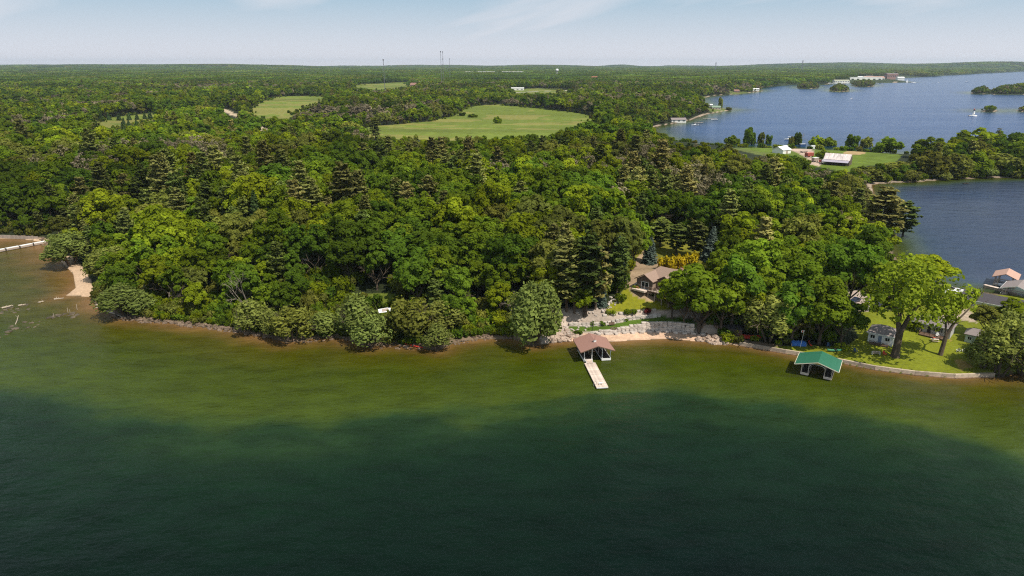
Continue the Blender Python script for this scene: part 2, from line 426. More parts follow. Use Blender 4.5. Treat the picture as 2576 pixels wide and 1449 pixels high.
FLOOR, LAWN, SAND, FIELD, ROADC, SHORE, DIRT = range(7)
CLASS_NAMES = ['terrain', 'lawn', 'beach', 'field', 'road', 'shore', 'bare_ground']
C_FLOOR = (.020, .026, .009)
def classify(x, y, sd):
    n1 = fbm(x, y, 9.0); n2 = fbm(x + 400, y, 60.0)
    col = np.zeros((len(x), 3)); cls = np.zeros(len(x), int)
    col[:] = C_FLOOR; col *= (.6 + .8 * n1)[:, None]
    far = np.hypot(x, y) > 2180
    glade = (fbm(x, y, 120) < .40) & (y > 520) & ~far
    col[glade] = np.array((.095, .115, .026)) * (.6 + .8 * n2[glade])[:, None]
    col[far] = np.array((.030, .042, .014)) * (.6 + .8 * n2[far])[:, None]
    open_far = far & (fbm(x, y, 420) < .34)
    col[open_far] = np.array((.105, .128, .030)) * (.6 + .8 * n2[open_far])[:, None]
    def paint(mask, c, k, amt=.35, noise=n1):
        col[mask] = np.array(c) * (1 - amt + 2 * amt * noise[mask])[:, None]; cls[mask] = k
    near = (y < 420) & (sd > 0)
    paint(near & (sd < 3.4 + 2.4 * (n1 - .5)), (.16, .115, .075), SHORE, .5)
    bank = near & (x > 8) & (x < 66) & (y < 250)
    paint(bank & (sd < 14), (.36, .29, .235), DIRT, .35)
    paint(bank & (sd < 4.2) & (x > 16), (.52, .35, .24), SAND, .15)
    paint(bank & (sd > 5.5 + .4 * n1) & (sd < 9.3) & (x > 17) & (x < 54), (.065, .11, .012), LAWN, .25)
    mead = near & inside(P_MEADOW, x, y) & (sd > 1.6)
    paint(mead, (.10, .125, .016), LAWN, .5)
    # grass strip behind the rocks on the left shore
    strip = near & (x < -10) & (x > -150) & (sd > 2.2) & (sd < 7)
    paint(strip, (.10, .12, .018), LAWN, .5)
    lw = inside(P_LAWN, x, y) & (sd > 12)
    paint(lw, (.165, .165, .010), LAWN, .22, fbm(x + y * .5, y * 4, 14))
    paint(inside(P_BACKLAWN, x, y), (.13, .125, .014), LAWN, .4)
    paint(inside(P_BARE, x, y), (.28, .20, .125), DIRT, .3)
    yd = inside(P_YARD, x, y) & (sd > .2)
    paint(yd, (.150, .168, .011), LAWN, .26, fbm(x, y, 16))
    worn = yd & (fbm(x + 90, y, 13) > .82)
    paint(worn, (.27, .19, .055), LAWN, .2)
    paint(inside(P_DRIVE, x, y), (.34, .27, .235), ROADC, .12)
    paint(inside(P_GRAVEL, x, y) & (n1 > .33), (.36, .28, .2), ROADC, .25)
    bl = (inside(P_BEACH_LEFT, x, y) & (sd > 0)) | ((x < -125) & (sd > 0) & (sd < 2.2) & (y < 330) & (y > 215))
    paint(bl, (.46, .32, .21), SAND, .3)
    nf = fbm(x * .35 + y * .2, y, 60)
    for P in (P_F1, P_F2, P_F3, P_F4, P_F5, P_F6):
        paint(inside(P, x, y), (.118, .150, .020), FIELD, .40, nf)
        m = inside(P, x, y) & (np.abs(np.sin((x * .2 + y) / 9.0)) < .14) & (nf > .42); col[m] *= .84
        m = inside(P, x, y) & (fbm(x * .5, y + 300, 45) > .56); paint(m, (.180, .172, .040), FIELD, .25, nf)
    fm = inside(P_FARM, x, y) & (sd > 1); paint(fm, (.095, .135, .014), FIELD, .3)
    paint(inside(P_FARMDIRT, x, y), (.42, .31, .24), DIRT, .25)
    paint(inside(P_FARMPATCH, x, y), (.33, .23, .11), DIRT, .2)
    farshore = (sd > 0) & (sd < 3.5) & (y > 420) & (y < 4000); paint(farshore, (.30, .23, .17), SHORE, .4)
    rd = (y > 500) & (seg_dist(ROAD, x, y) < 4.5 + 4 * (n1 - .5)); paint(rd, (.42, .33, .22), ROADC, .2)
    rd = (y > 900) & (seg_dist(ROAD2, x, y) < 7); paint(rd, (.36, .32, .27), ROADC, .2)
    return col, cls

GX, GY = fan(118.0, 15500.0, lambda y: 1.0052 if y < 270 else (1.0085 if y < 900 else 1.017), .86, 600)
g_sd = shore_sd(GX.ravel(), GY.ravel())
g_z = height(GX.ravel(), GY.ravel(), g_sd)
g_col, g_cls = classify(GX.ravel(), GY.ravel(), g_sd)
g_xyz = np.stack([GX.ravel(), GY.ravel(), g_z], 1)
nr, nc = GX.shape
ii, jj = np.meshgrid(np.arange(nr - 1), np.arange(nc - 1), indexing='ij')
a = (ii * nc + jj).ravel()
quads = np.stack([a, a + 1, a + nc + 1, a + nc], 1)
fsd = np.maximum.reduce([g_sd[quads[:, k]] for k in range(4)])
quads = quads[fsd > -7]
fcls = g_cls[quads[:, 0]]

def ground_mat():
    m, t, out = new_mat('ground_soil_and_grass'); L = t.links.new
    b = t.nodes.new('ShaderNodeBsdfPrincipled'); L(b.outputs[0], out.inputs[0])
    b.inputs['Roughness'].default_value = .95; b.inputs['Specular IOR Level'].default_value = .15
    at = t.nodes.new('ShaderNodeAttribute'); at.attribute_name = 'soil'
    gp = t.nodes.new('ShaderNodeNewGeometry')
    n = t.nodes.new('ShaderNodeTexNoise'); n.inputs['Scale'].default_value = 1.3; n.inputs['Detail'].default_value = 8; n.inputs['Roughness'].default_value = .7
    L(gp.outputs['Position'], n.inputs['Vector'])
    r = t.nodes.new('ShaderNodeMapRange'); r.inputs['From Min'].default_value = .3; r.inputs['From Max'].default_value = .7
    r.inputs['To Min'].default_value = .72; r.inputs['To Max'].default_value = 1.28; L(n.outputs['Fac'], r.inputs['Value'])
    n2 = t.nodes.new('ShaderNodeTexNoise'); n2.inputs['Scale'].default_value = .12; n2.inputs['Detail'].default_value = 4
    L(gp.outputs['Position'], n2.inputs['Vector'])
    r2 = t.nodes.new('ShaderNodeMapRange'); r2.inputs['From Min'].default_value = .3; r2.inputs['From Max'].default_value = .7
    r2.inputs['To Min'].default_value = .85; r2.inputs['To Max'].default_value = 1.15; L(n2.outputs['Fac'], r2.inputs['Value'])
    mm = t.nodes.new('ShaderNodeMath'); mm.operation = 'MULTIPLY'; L(r.outputs[0], mm.inputs[0]); L(r2.outputs[0], mm.inputs[1])
    v = t.nodes.new('ShaderNodeVectorMath'); v.operation = 'SCALE'; L(at.outputs['Color'], v.inputs[0]); L(mm.outputs[0], v.inputs['Scale'])
    L(v.outputs[0], b.inputs['Base Color'])
    bp = t.nodes.new('ShaderNodeBump'); bp.inputs['Strength'].default_value = .5; bp.inputs['Distance'].default_value = .15
    L(n.outputs['Fac'], bp.inputs['Height']); L(bp.outputs[0], b.inputs['Normal'])
    return m
M_GROUND = ground_mat()
def sub_sheet(name, fq):
    used, inv = np.unique(fq, return_inverse=True)
    me = np_mesh(name, g_xyz[used], inv.reshape(fq.shape), M_GROUND, smooth=True)
    at = me.attributes.new('soil', 'FLOAT_COLOR', 'POINT')
    at.data.foreach_set('color', np.concatenate([g_col[used], np.ones((len(used), 1))], 1).astype(np.float32).ravel())
    o = bpy.data.objects.new(name, me); link(o); tag(o, kind='structure'); return o
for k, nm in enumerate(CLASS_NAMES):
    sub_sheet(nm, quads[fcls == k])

# ------------------------------------------------------------------ water
DROP = s_poly([(-700, 930), (-200, 955), (0, 982), (130, 1000), (250, 1026), (330, 1050), (430, 1070), (600, 1078), (800, 1066), (950, 1052), (1100, 1040), (1300, 1016),
               (1480, 992), (1600, 985), (1720, 1000), (1850, 1010), (2000, 1022), (2150, 1045), (2300, 1075), (2450, 1115), (2600, 1160), (3000, 1280)], 0)
WX, WY = fan(60.0, 17000.0, lambda y: 1.006 if y < 230 else (1.012 if y < 700 else 1.04), 1.0, 330, lead=60.0)
# one more strip behind, towards and past the drone
wx = WX.ravel(); wy = WY.ravel()
w_sd = shore_sd(wx, wy)
dd = seg_dist(DROP, wx, wy)
drop_poly = DROP + [(3000, -500), (-3000, -500)]
beyond = inside(drop_poly, wx, wy)
off = np.maximum(-w_sd, 0)
wob = (fbm(wx, wy, 22) - .5)
dep = np.where(beyond, 1.0 + (dd + 3 * wob) / 45.0, off / np.maximum(off + dd, 1e-3))
dep = dep + .22 * wob * sstep(.05, .4, dep)
# the cove and the big bay: deep a little way off the shore
bay = (wy > 420) | ((wx > 125) & (wy > 205))
dep = np.where(bay, np.clip(off / 16.0, 0, 1) ** .6 * 1.0 + sstep(10, 90, off) * 1.2, dep)
left = (wx < -118) & (wy > 165) & (wy < 420)
dep = np.where(left, np.minimum(dep, .35 * sstep(0, 5, off) + .35 * sstep(4, 45, off) + .06 * wob), dep)
# a paler shoal on the deep slope
shoal = np.exp(-((dd - 12 - 6 * wob) / 7.0) ** 2) * beyond * sstep(-95, -60, wx) * (1 - sstep(70, 120, wx)) * (.35 + .65 * vnoise(wx, wy, 50))
dep = np.where(beyond, np.maximum(dep - .20 * shoal, 1.0), dep)
nr, nc = WX.shape
ii, jj = np.meshgrid(np.arange(nr - 1), np.arange(nc - 1), indexing='ij'); a = (ii * nc + jj).ravel()
wq = np.stack([a, a + 1, a + nc + 1, a + nc], 1)
keep = np.minimum.reduce([w_sd[wq[:, k]] for k in range(4)]) < 60
wq = wq[keep]
# ring that carries the lake on behind the camera
base = len(wx)
first = np.arange(nc)
wx2 = np.concatenate([wx, WX[0] * 4, ]); wy2 = np.concatenate([wy, np.full(nc, -900.0)]); dep2 = np.concatenate([dep, np.full(nc, 2.4)])
ring = np.stack([base + first[:-1], base + first[1:], first[1:], first[:-1]], 1)
wq = np.concatenate([wq, ring])
me = np_mesh('lake_water', np.stack([wx2, wy2, np.zeros(len(wx2))], 1), wq, smooth=True)
at = me.attributes.new('depth', 'FLOAT', 'POINT'); at.data.foreach_set('value', np.clip(dep2, 0, 2.5).astype(np.float32))
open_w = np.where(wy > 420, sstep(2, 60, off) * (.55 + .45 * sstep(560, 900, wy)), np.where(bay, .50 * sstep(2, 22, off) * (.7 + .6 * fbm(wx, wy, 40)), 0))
silt = np.where(bay & (wy < 470), .72 * sstep(2, 24, off) * (.55 + .8 * fbm(wx, wy, 45)), 0)  # grey of the low sky reflected in the cove, painted into the water colour
at = me.attributes.new('cove_sky_grey', 'FLOAT', 'POINT'); at.data.foreach_set('value', np.concatenate([np.clip(silt, 0, 1), np.zeros(nc)]).astype(np.float32))
at = me.attributes.new('open_water', 'FLOAT', 'POINT'); at.data.foreach_set('value', np.concatenate([open_w, np.zeros(nc)]).astype(np.float32))
def water_mat():
    m, t, out = new_mat('lake_water'); L = t.links.new
    b = t.nodes.new('ShaderNodeBsdfPrincipled'); L(b.outputs[0], out.inputs[0])
    b.inputs['Roughness'].default_value = .16; b.inputs['IOR'].default_value = 1.33; b.inputs['Specular IOR Level'].default_value = .24
    at = t.nodes.new('ShaderNodeAttribute'); at.attribute_name = 'depth'
    gp = t.nodes.new('ShaderNodeNewGeometry')
    # weed and stone patches on the bed, seen through the water
    n = t.nodes.new('ShaderNodeTexNoise'); n.inputs['Scale'].default_value = .06; n.inputs['Detail'].default_value = 6; n.inputs['Roughness'].default_value = .6
    L(gp.outputs['Position'], n.inputs['Vector'])
    nm = t.nodes.new('ShaderNodeMath'); nm.operation = 'MULTIPLY_ADD'; nm.inputs[1].default_value = .20; nm.inputs[2].default_value = -.11; L(n.outputs['Fac'], nm.inputs[0])
    sm = t.nodes.new('ShaderNodeMath'); sm.operation = 'ADD'; L(at.outputs['Fac'], sm.inputs[0]); L(nm.outputs[0], sm.inputs[1])
    dv_ = t.nodes.new('ShaderNodeMath'); dv_.operation = 'DIVIDE'; dv_.inputs[1].default_value = 2.5; L(sm.outputs[0], dv_.inputs[0])
    cr_ = t.nodes.new('ShaderNodeValToRGB'); e = cr_.color_ramp.elements
    pts = [(0.0, (.16, .088, .032)), (.02, (.105, .066, .016)), (.06, (.050, .049, .0030)), (.17, (.035, .048, .0022)), (.27, (.038, .055, .0036)), (.345, (.040, .060, .0065)), (.38, (.029, .051, .0090)), (.41, (.0125, .031, .0095)),
           (.47, (.0060, .0190, .0070)), (.60, (.0034, .0140, .0058)), (.80, (.0018, .0082, .0046)), (1.0, (.0012, .0056, .0050))]
    e[0].position = pts[0][0]; e[0].color = (*pts[0][1], 1); e[1].position = 1.0; e[1].color = (*pts[-1][1], 1)
    for p, c in pts[1:-1]:
        q = e.new(p); q.color = (*c, 1)
    L(dv_.outputs[0], cr_.inputs['Fac']); ow = t.nodes.new('ShaderNodeAttribute'); ow.attribute_name = 'open_water'
    mo = t.nodes.new('ShaderNodeMixRGB'); mo.inputs['Color2'].default_value = (.010, .048, .150, 1)  # blue of the upper sky's reflection, put into the bay's base colour
    sl = t.nodes.new('ShaderNodeMapRange'); sl.inputs['To Min'].default_value = .11; sl.inputs['To Max'].default_value = .06; L(ow.outputs['Fac'], sl.inputs['Value']); L(sl.outputs[0], b.inputs['Specular IOR Level'])
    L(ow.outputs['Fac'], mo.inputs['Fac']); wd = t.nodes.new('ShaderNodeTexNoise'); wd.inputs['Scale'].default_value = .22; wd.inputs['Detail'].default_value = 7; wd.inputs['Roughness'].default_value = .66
    mw = t.nodes.new('ShaderNodeMapping'); mw.inputs['Scale'].default_value = (.45, 1.0, 1); mw.inputs['Rotation'].default_value = (0, 0, .2)
    L(gp.outputs['Position'], mw.inputs['Vector']); L(mw.outputs[0], wd.inputs['Vector'])
    wr = t.nodes.new('ShaderNodeMapRange'); wr.inputs['From Min'].default_value = .3; wr.inputs['From Max'].default_value = .7; wr.inputs['To Min'].default_value = .72; wr.inputs['To Max'].default_value = 1.26
    L(wd.outputs['Fac'], wr.inputs['Value'])
    wv = t.nodes.new('ShaderNodeVectorMath'); wv.operation = 'SCALE'; L(cr_.outputs['Color'], wv.inputs[0]); L(wr.outputs[0], wv.inputs['Scale'])
    L(wv.outputs[0], mo.inputs['Color1']); cv = t.nodes.new('ShaderNodeAttribute'); cv.attribute_name = 'cove_sky_grey'
    mc = t.nodes.new('ShaderNodeMixRGB'); mc.inputs['Color2'].default_value = (.040, .052, .088, 1)
    L(cv.outputs['Fac'], mc.inputs['Fac']); L(mo.outputs[0], mc.inputs['Color1']); L(mc.outputs[0], b.inputs['Base Color'])
    # wind ripples: two scales, crests running across the picture
    mpn = t.nodes.new('ShaderNodeMapping'); mpn.inputs['Rotation'].default_value = (0, 0, math.radians(-14)); mpn.inputs['Scale'].default_value = (.55, 1.0, 1)
    L(gp.outputs['Position'], mpn.inputs['Vector'])
    h1 = t.nodes.new('ShaderNodeTexNoise'); h1.inputs['Scale'].default_value = .85; h1.inputs['Detail'].default_value = 5; h1.inputs['Roughness'].default_value = .62
    L(mpn.outputs[0], h1.inputs['Vector'])
    h2 = t.nodes.new('ShaderNodeTexNoise'); h2.inputs['Scale'].default_value = .16; h2.inputs['Detail'].default_value = 3
    L(mpn.outputs[0], h2.inputs['Vector'])
    ha = t.nodes.new('ShaderNodeMath'); ha.operation = 'MULTIPLY_ADD'; ha.inputs[1].default_value = 3.0; L(h2.outputs['Fac'], ha.inputs[0]); L(h1.outputs['Fac'], ha.inputs[2])
    # gusts: calmer and rougher areas
    gu = t.nodes.new('ShaderNodeTexNoise'); gu.inputs['Scale'].default_value = .012; gu.inputs['Detail'].default_value = 4
    mp2 = t.nodes.new('ShaderNodeMapping'); mp2.inputs['Rotation'].default_value = (0, 0, math.radians(18)); mp2.inputs['Scale'].default_value = (.35, 1.6, 1)
    L(gp.outputs['Position'], mp2.inputs['Vector']); L(mp2.outputs[0], gu.inputs['Vector'])
    gr = t.nodes.new('ShaderNodeMapRange'); gr.inputs['From Min'].default_value = .32; gr.inputs['From Max'].default_value = .68; gr.inputs['To Min'].default_value = .35; gr.inputs['To Max'].default_value = .9
    L(gu.outputs['Fac'], gr.inputs['Value'])
    bp = t.nodes.new('ShaderNodeBump'); bp.inputs['Distance'].default_value = .5
    L(gr.outputs[0], bp.inputs['Strength']); L(ha.outputs[0], bp.inputs['Height']); L(bp.outputs[0], b.inputs['Normal'])
    return m
me.materials.append(water_mat())
water = bpy.data.objects.new('lake_water', me); link(water); tag(water, kind='structure')
# ------------------------------------------------------------------ tree models
M_BARK = mat('bark_grey_brown', (.085, .062, .042), .9, .35, 1.5, bump=.4, stretch=(1, 1, .3))
M_BARK_PALE = mat('bark_pale', (.20, .16, .12), .9, .3, 1.5, bump=.4, stretch=(1, 1, .3))
M_DEAD = mat('dead_wood', (.26, .215, .17), .9, .25, 2.0)
LEAF = {
    'dark': leaf_mat('leaf_dark_green', (.070, .122, .0120)),
    'mid': leaf_mat('leaf_mid_green', (.104, .160, .0120)),
    'bright': leaf_mat('leaf_yellow_green', (.148, .198, .0110)),
    'olive': leaf_mat('leaf_olive', (.130, .152, .030)),
    'pine': leaf_mat('pine_needles_olive', (.125, .150, .036), .2, col2=(.19, .165, .055)),
    'pinedark': leaf_mat('pine_needles_dark', (.080, .112, .026), .18),
    'blue': leaf_mat('spruce_needles_blue', (.070, .095, .075), .1, .15, .15, col2=(.07, .09, .07)),
    'spruce': leaf_mat('spruce_needles_green', (.040, .070, .022), .1),
    'willow': leaf_mat('willow_leaf_grey_green', (.140, .176, .042), .34, .2, .2),
    'cotton': leaf_mat('cottonwood_leaf', (.150, .195, .014), .34, .2, .05, col2=(.155, .195, .014)),
    'red': leaf_mat('red_shrub_leaf', (.075, .014, .014), .2, .1, .1, col2=(.08, .016, .014)),
    'yellow': leaf_mat('golden_shrub_leaf', (.40, .29, .012), .3, .1, .1, col2=(.36, .28, .012)),
    'brush': leaf_mat('bare_twig_haze', (.15, .125, .085), .2, col2=(.17, .15, .08)),
}
def unit(v):
    return v / np.maximum(np.linalg.norm(v, axis=-1, keepdims=True), 1e-9)

def leaf_quads(c, nrm, su, sv, up=None, r=None):
    """Quads with centre c, normal nrm, half sizes su, sv; up gives the long direction where wanted."""
    r = r or rng
    n = len(c); nrm = unit(nrm)
    ref = r.normal(size=(n, 3)) if up is None else up
    u = unit(np.cross(nrm, ref)); v = np.cross(nrm, u)
    su = np.asarray(su)[:, None] * np.ones((n, 1)); sv = np.asarray(sv)[:, None] * np.ones((n, 1))
    bend = nrm * (su * .25)
    P = np.stack([c - u * su - v * sv * .6 - bend, c + u * su * .8 - v * sv, c + u * su + v * sv * .7 - bend, c - u * su * .7 + v * sv], 1)
    return P.reshape(-1, 3), np.arange(4 * n).reshape(n, 4)

def limb_mesh(mb, p0, d, length, r0, depth, r):
    p0 = Vector(p0); d = Vector(d).normalized()
    p1 = p0 + d * length
    mb.tube(p0, p1, r0, r0 * .62, 5 if depth > 1 else 4, cap=False)
    if depth == 0: return
    for k in range(2 + int(r.random() < .6)):
        nd = (d + Vector(r.normal(size=3)) * .55 + Vector((0, 0, .25))).normalized()
        limb_mesh(mb, p0.lerp(p1, .6 + .4 * r.random()), nd, length * (.55 + .25 * r.random()), r0 * .55, depth - 1, r)

def broad_model(name, seed, h, rx, nl, per, size, leafkey, base=.32, lobe=(.2, .34), flat=.8, trunk=True):
    """Rounded deciduous crown made of many leafy lobes round a forked trunk."""
    r = np.random.default_rng(seed)
    cz = h * (base + 1) / 2; rz = h * (1 - base) / 2
    cs = []; rs = []
    while len(cs) < nl:
        d = unit(r.normal(size=3)); 
        if d[2] < -.55: continue
        q = .45 + .38 * r.random() if r.random() < .82 else .2 + .3 * r.random()
        wob = 1 + .16 * math.sin(3 * math.atan2(d[1], d[0]) + seed) + .1 * r.normal()
        c = np.array((d[0] * rx * q * wob, d[1] * rx * q * wob, cz + d[2] * rz * q * (1.05 if d[2] > 0 else .9)))
        cs.append(c); rs.append(rx * (lobe[0] + (lobe[1] - lobe[0]) * r.random()))
    V = []; T = []; N = []; S = []
    mid = np.array((0, 0, cz - rz * .25))
    for c, q in zip(cs, rs):
        n = int(per * (q / (rx * .27)) ** 2)
        d = unit(r.normal(size=(n, 3)) + unit(c - mid) * .75 + np.array((0, 0, .25)))
        p = c + d * q * (r.uniform(.72, 1.08, (n, 1))) * np.array((1, 1, flat))
        V.append(p); N.append(d * .9 + r.normal(size=(n, 3)) * .33 + np.array((0, 0, .22)))
        S.append(size * r.uniform(.65, 1.3, n)); T.append(np.full(n, r.uniform(.84, 1.18)) * r.uniform(.86, 1.14, n))
    V = np.concatenate(V); N = np.concatenate(N); S = np.concatenate(S); T = np.concatenate(T)
    P, Fq = leaf_quads(V, N, S, S * .8, r=r)
    crown = np_mesh(name + '_crown', P, Fq, LEAF[leafkey], tone=T)
    tm = None
    if trunk:
        mb = MB(); tr = .018 * h + .06
        mb.tube((0, 0, -.6), (0, 0, h * base), tr * 1.25, tr * .85, 7, cap=False)
        for k in range(5):
            t = 2 * math.pi * (k + r.random() * .6) / 5
            limb_mesh(mb, (0, 0, h * base * (.75 + .25 * r.random())), (math.cos(t) * .7, math.sin(t) * .7, 1), h * .26, tr * .5, 2, r)
        tm = mb.mesh(name + '_trunk', M_BARK)
    return crown, tm

def pine_model(name, seed, h, R, leafkey, whorl=.95, dens=1.0, base=.22):
    """White pine: tiers of level boughs, ragged and flat topped, on a straight mast."""
    r = np.random.default_rng(seed); V = []; N = []; SU = []; SV = []; UP = []; T = []
    z = h * base; mb = MB(); tr = .014 * h + .05
    mb.tube((0, 0, -.6), (0, 0, h * .97), tr, .04, 6, cap=False)
    while z < h * .985:
        f = (z - h * base) / (h * (1 - base))
        prof = R * (.6 + .8 * f if f < .3 else .84) * (1.12 - max(0, f - .5) ** 1.6 * 2.4) * r.uniform(.72, 1.2)
        prof = max(prof, .5)
        nb = 4 + int(r.random() * 2.2); a0 = r.random() * 6.28
        for k in range(nb):
            if r.random() < .12: continue
            t = a0 + 6.283 * k / nb + r.normal() * .2; Lb = prof * r.uniform(.55, 1.12)
            sl = r.uniform(-.06, .22) + .25 * f
            tone = r.uniform(.75, 1.25)
            tip = np.array((math.cos(t) * Lb, math.sin(t) * Lb, z + sl * Lb))
            if r.random() < .5: mb.tube((0, 0, z), tuple(tip * .98), tr * .22, .02, 3, cap=False)
            m = int((5 + 7 * Lb) * dens)
            q = r.uniform(.28, 1.02, m) ** .8
            side = r.normal(size=m) * .20 * Lb * (1.15 - q * .6)
            p = np.stack([math.cos(t) * Lb * q - math.sin(t) * side, math.sin(t) * Lb * q + math.cos(t) * side, z + sl * Lb * q + r.normal(size=m) * .16 + .12], 1)
            V.append(p); nn = np.tile((0, 0, 1.0), (m, 1)) + r.normal(size=(m, 3)) * .38 + np.array((math.cos(t), math.sin(t), 0)) * .12
            N.append(nn); SU.append(r.uniform(.22, .42, m)); SV.append(r.uniform(.45, .85, m)); T.append(np.full(m, tone) * r.uniform(.85, 1.15, m))
            UP.append(np.tile((-math.sin(t), math.cos(t), 0.0), (m, 1)) + r.normal(size=(m, 3)) * .3)
        z += whorl * r.uniform(.75, 1.25) * (1 - .35 * f)
    V, N, SU, SV, T, UP = (np.concatenate(q) for q in (V, N, SU, SV, T, UP))
    P, Fq = leaf_quads(V, N, SU, SV, UP, r)
    return np_mesh(name + '_crown', P, Fq, LEAF[leafkey], tone=T), mb.mesh(name + '_trunk', M_BARK)

def spruce_model(name, seed, h, R, leafkey):
    """Spire of drooping boughs down to the ground."""
    r = np.random.default_rng(seed); V = []; N = []; T = []; SU = []; SV = []; UP = []
    z = h * .04; mb = MB(); mb.tube((0, 0, -.5), (0, 0, h * .98), .012 * h + .05, .03, 6, cap=False)
    while z < h * .99:
        f = z / h; L0 = R * (1 - f) ** .85 + .12
        nb = 9; a0 = r.random() * 6
        for k in range(nb):
            t = a0 + 6.283 * k / nb + r.normal() * .12; Lb = L0 * r.uniform(.75, 1.1); tone = r.uniform(.78, 1.22)
            m = 3 + int(4.0 * Lb)
            q = np.linspace(.3, 1.0, m); side = r.normal(size=m) * .12 * Lb
            p = np.stack([math.cos(t) * Lb * q - math.sin(t) * side, math.sin(t) * Lb * q + math.cos(t) * side, z - .22 * Lb * q + .14 * Lb * q ** 3 + r.normal(size=m) * .05], 1)
            V.append(p); N.append(np.tile((math.cos(t) * .55, math.sin(t) * .55, .85), (m, 1)) + r.normal(size=(m, 3)) * .3)
            SU.append(r.uniform(.2, .34, m)); SV.append(r.uniform(.3, .5, m)); T.append(np.full(m, tone)); UP.append(np.tile((-math.sin(t), math.cos(t), 0.0), (m, 1)))
        z += .42 * r.uniform(.8, 1.2)
    V, N, SU, SV, T, UP = (np.concatenate(q) for q in (V, N, SU, SV, T, UP))
    P, Fq = leaf_quads(V, N, SU, SV, UP, r)
    return np_mesh(name + '_crown', P, Fq, LEAF[leafkey], tone=T), mb.mesh(name + '_trunk', M_BARK)

def willow_model(name, seed, h, rx, leafkey='willow', per=60, nl=34, low=.12):
    """Round loose crown of fine hanging sprays over several stems."""
    r = np.random.default_rng(seed); V = []; N = []; T = []; SU = []; SV = []; UP = []
    for _ in range(nl):
        d = unit(r.normal(size=3)); d[2] = abs(d[2]) * .9 - .25
        q = r.uniform(.4, .8); c = np.array((d[0] * rx * q, d[1] * rx * q, h * (.43 + .47 * d[2] * q * 1.35))); lr = rx * r.uniform(.2, .36); tone = r.uniform(.75, 1.2)
        e = unit(r.normal(size=(per, 3)) + np.array((0, 0, .5))); p = c + e * lr * r.uniform(.6, 1.1, (per, 1))
        p[:, 2] -= np.abs(r.normal(size=per)) * lr * .35
        V.append(p); N.append(e * np.array((1, 1, .8)) + r.normal(size=(per, 3)) * .4 + np.array((0, 0, .45))); SU.append(r.uniform(.11, .2, per)); SV.append(r.uniform(.25, .5, per))
        T.append(np.full(per, tone) * r.uniform(.8, 1.2, per)); UP.append(np.cross(e, np.tile((0, 0, 1.0), (per, 1))) + r.normal(size=(per, 3)) * .25)
    V, N, SU, SV, T, UP = (np.concatenate(q) for q in (V, N, SU, SV, T, UP))
    V[:, 2] = np.maximum(V[:, 2], h * low * .5)
    P, Fq = leaf_quads(V, N, SU, SV, UP, r)
    mb = MB()
    for k in range(4):
        t = 1.57 * k + r.random(); limb_mesh(mb, (math.cos(t) * .3, math.sin(t) * .3, -.5), (math.cos(t) * .45, math.sin(t) * .45, 1), h * .36, .02 * h, 3, r)
    return np_mesh(name + '_crown', P, Fq, LEAF[leafkey], tone=T), mb.mesh(name + '_trunk', M_BARK)

def shrub_model(name, seed, h, rx, leafkey, n=260, size=.28, lobes=9):
    r = np.random.default_rng(seed); V = []; N = []; T = []
    for _ in range(lobes):
        t = r.random() * 6.28; q = math.sqrt(r.random()) * .7; lr = rx * r.uniform(.3, .5)
        tall = h > 5; lr *= .74 if tall else 1
        c = np.array((math.cos(t) * rx * q * (1.15 if tall else 1), math.sin(t) * rx * q * (1.15 if tall else 1), h * ((.16 + .66 * r.random()) if tall else (.45 + .2 * r.random())) * (1 - .4 * q)))
        m = n // lobes; d = unit(r.normal(size=(m, 3)) + np.array((0, 0, .5))); p = c + d * np.array((lr, lr, h * (.19 if tall else .42))) * r.uniform(.75, 1.08, (m, 1))
        p[:, 2] = np.maximum(p[:, 2], .05); V.append(p); N.append(d + r.normal(size=(m, 3)) * .45); T.append(np.full(m, r.uniform(.75, 1.2)) * r.uniform(.8, 1.2, m))
    V = np.concatenate(V); N = np.concatenate(N); T = np.concatenate(T); S = r.uniform(.7, 1.3, len(V)) * size
    P, Fq = leaf_quads(V, N, S, S * .8, r=r)
    mb = MB()
    for k in range(5):
        t = 1.256 * k; mb.tube((0, 0, -.2), (math.cos(t) * rx * .5, math.sin(t) * rx * .5, h * .6), .05, .02, 4, cap=False)
    return np_mesh(name + '_foliage', P, Fq, LEAF[leafkey], tone=T), mb.mesh(name + '_stem', M_BARK)

def dead_model(name, seed, h, lean=0.0, depth=5):
    r = np.random.default_rng(seed); mb = MB()
    def rec(p, d, L_, rad, k):
        p1 = p + d * L_; mb.tube(p, p1, rad, rad * .68, 5 if k > 2 else 3, cap=False)
        if k == 0: return
        for _ in range(3 if k < 4 else 2):
            nd = (d + Vector(r.normal(size=3)) * .42 + Vector((0, 0, .12))).normalized(); rec(p.lerp(p1, r.uniform(.55, 1)), nd, L_ * r.uniform(.55, .78), rad * .55, k - 1)
    rec(Vector((0, 0, -.5)), Vector((lean, 0, 1)).normalized(), h * .36, .013 * h + .04, depth)
    return mb.mesh(name + '_trunk', M_DEAD)

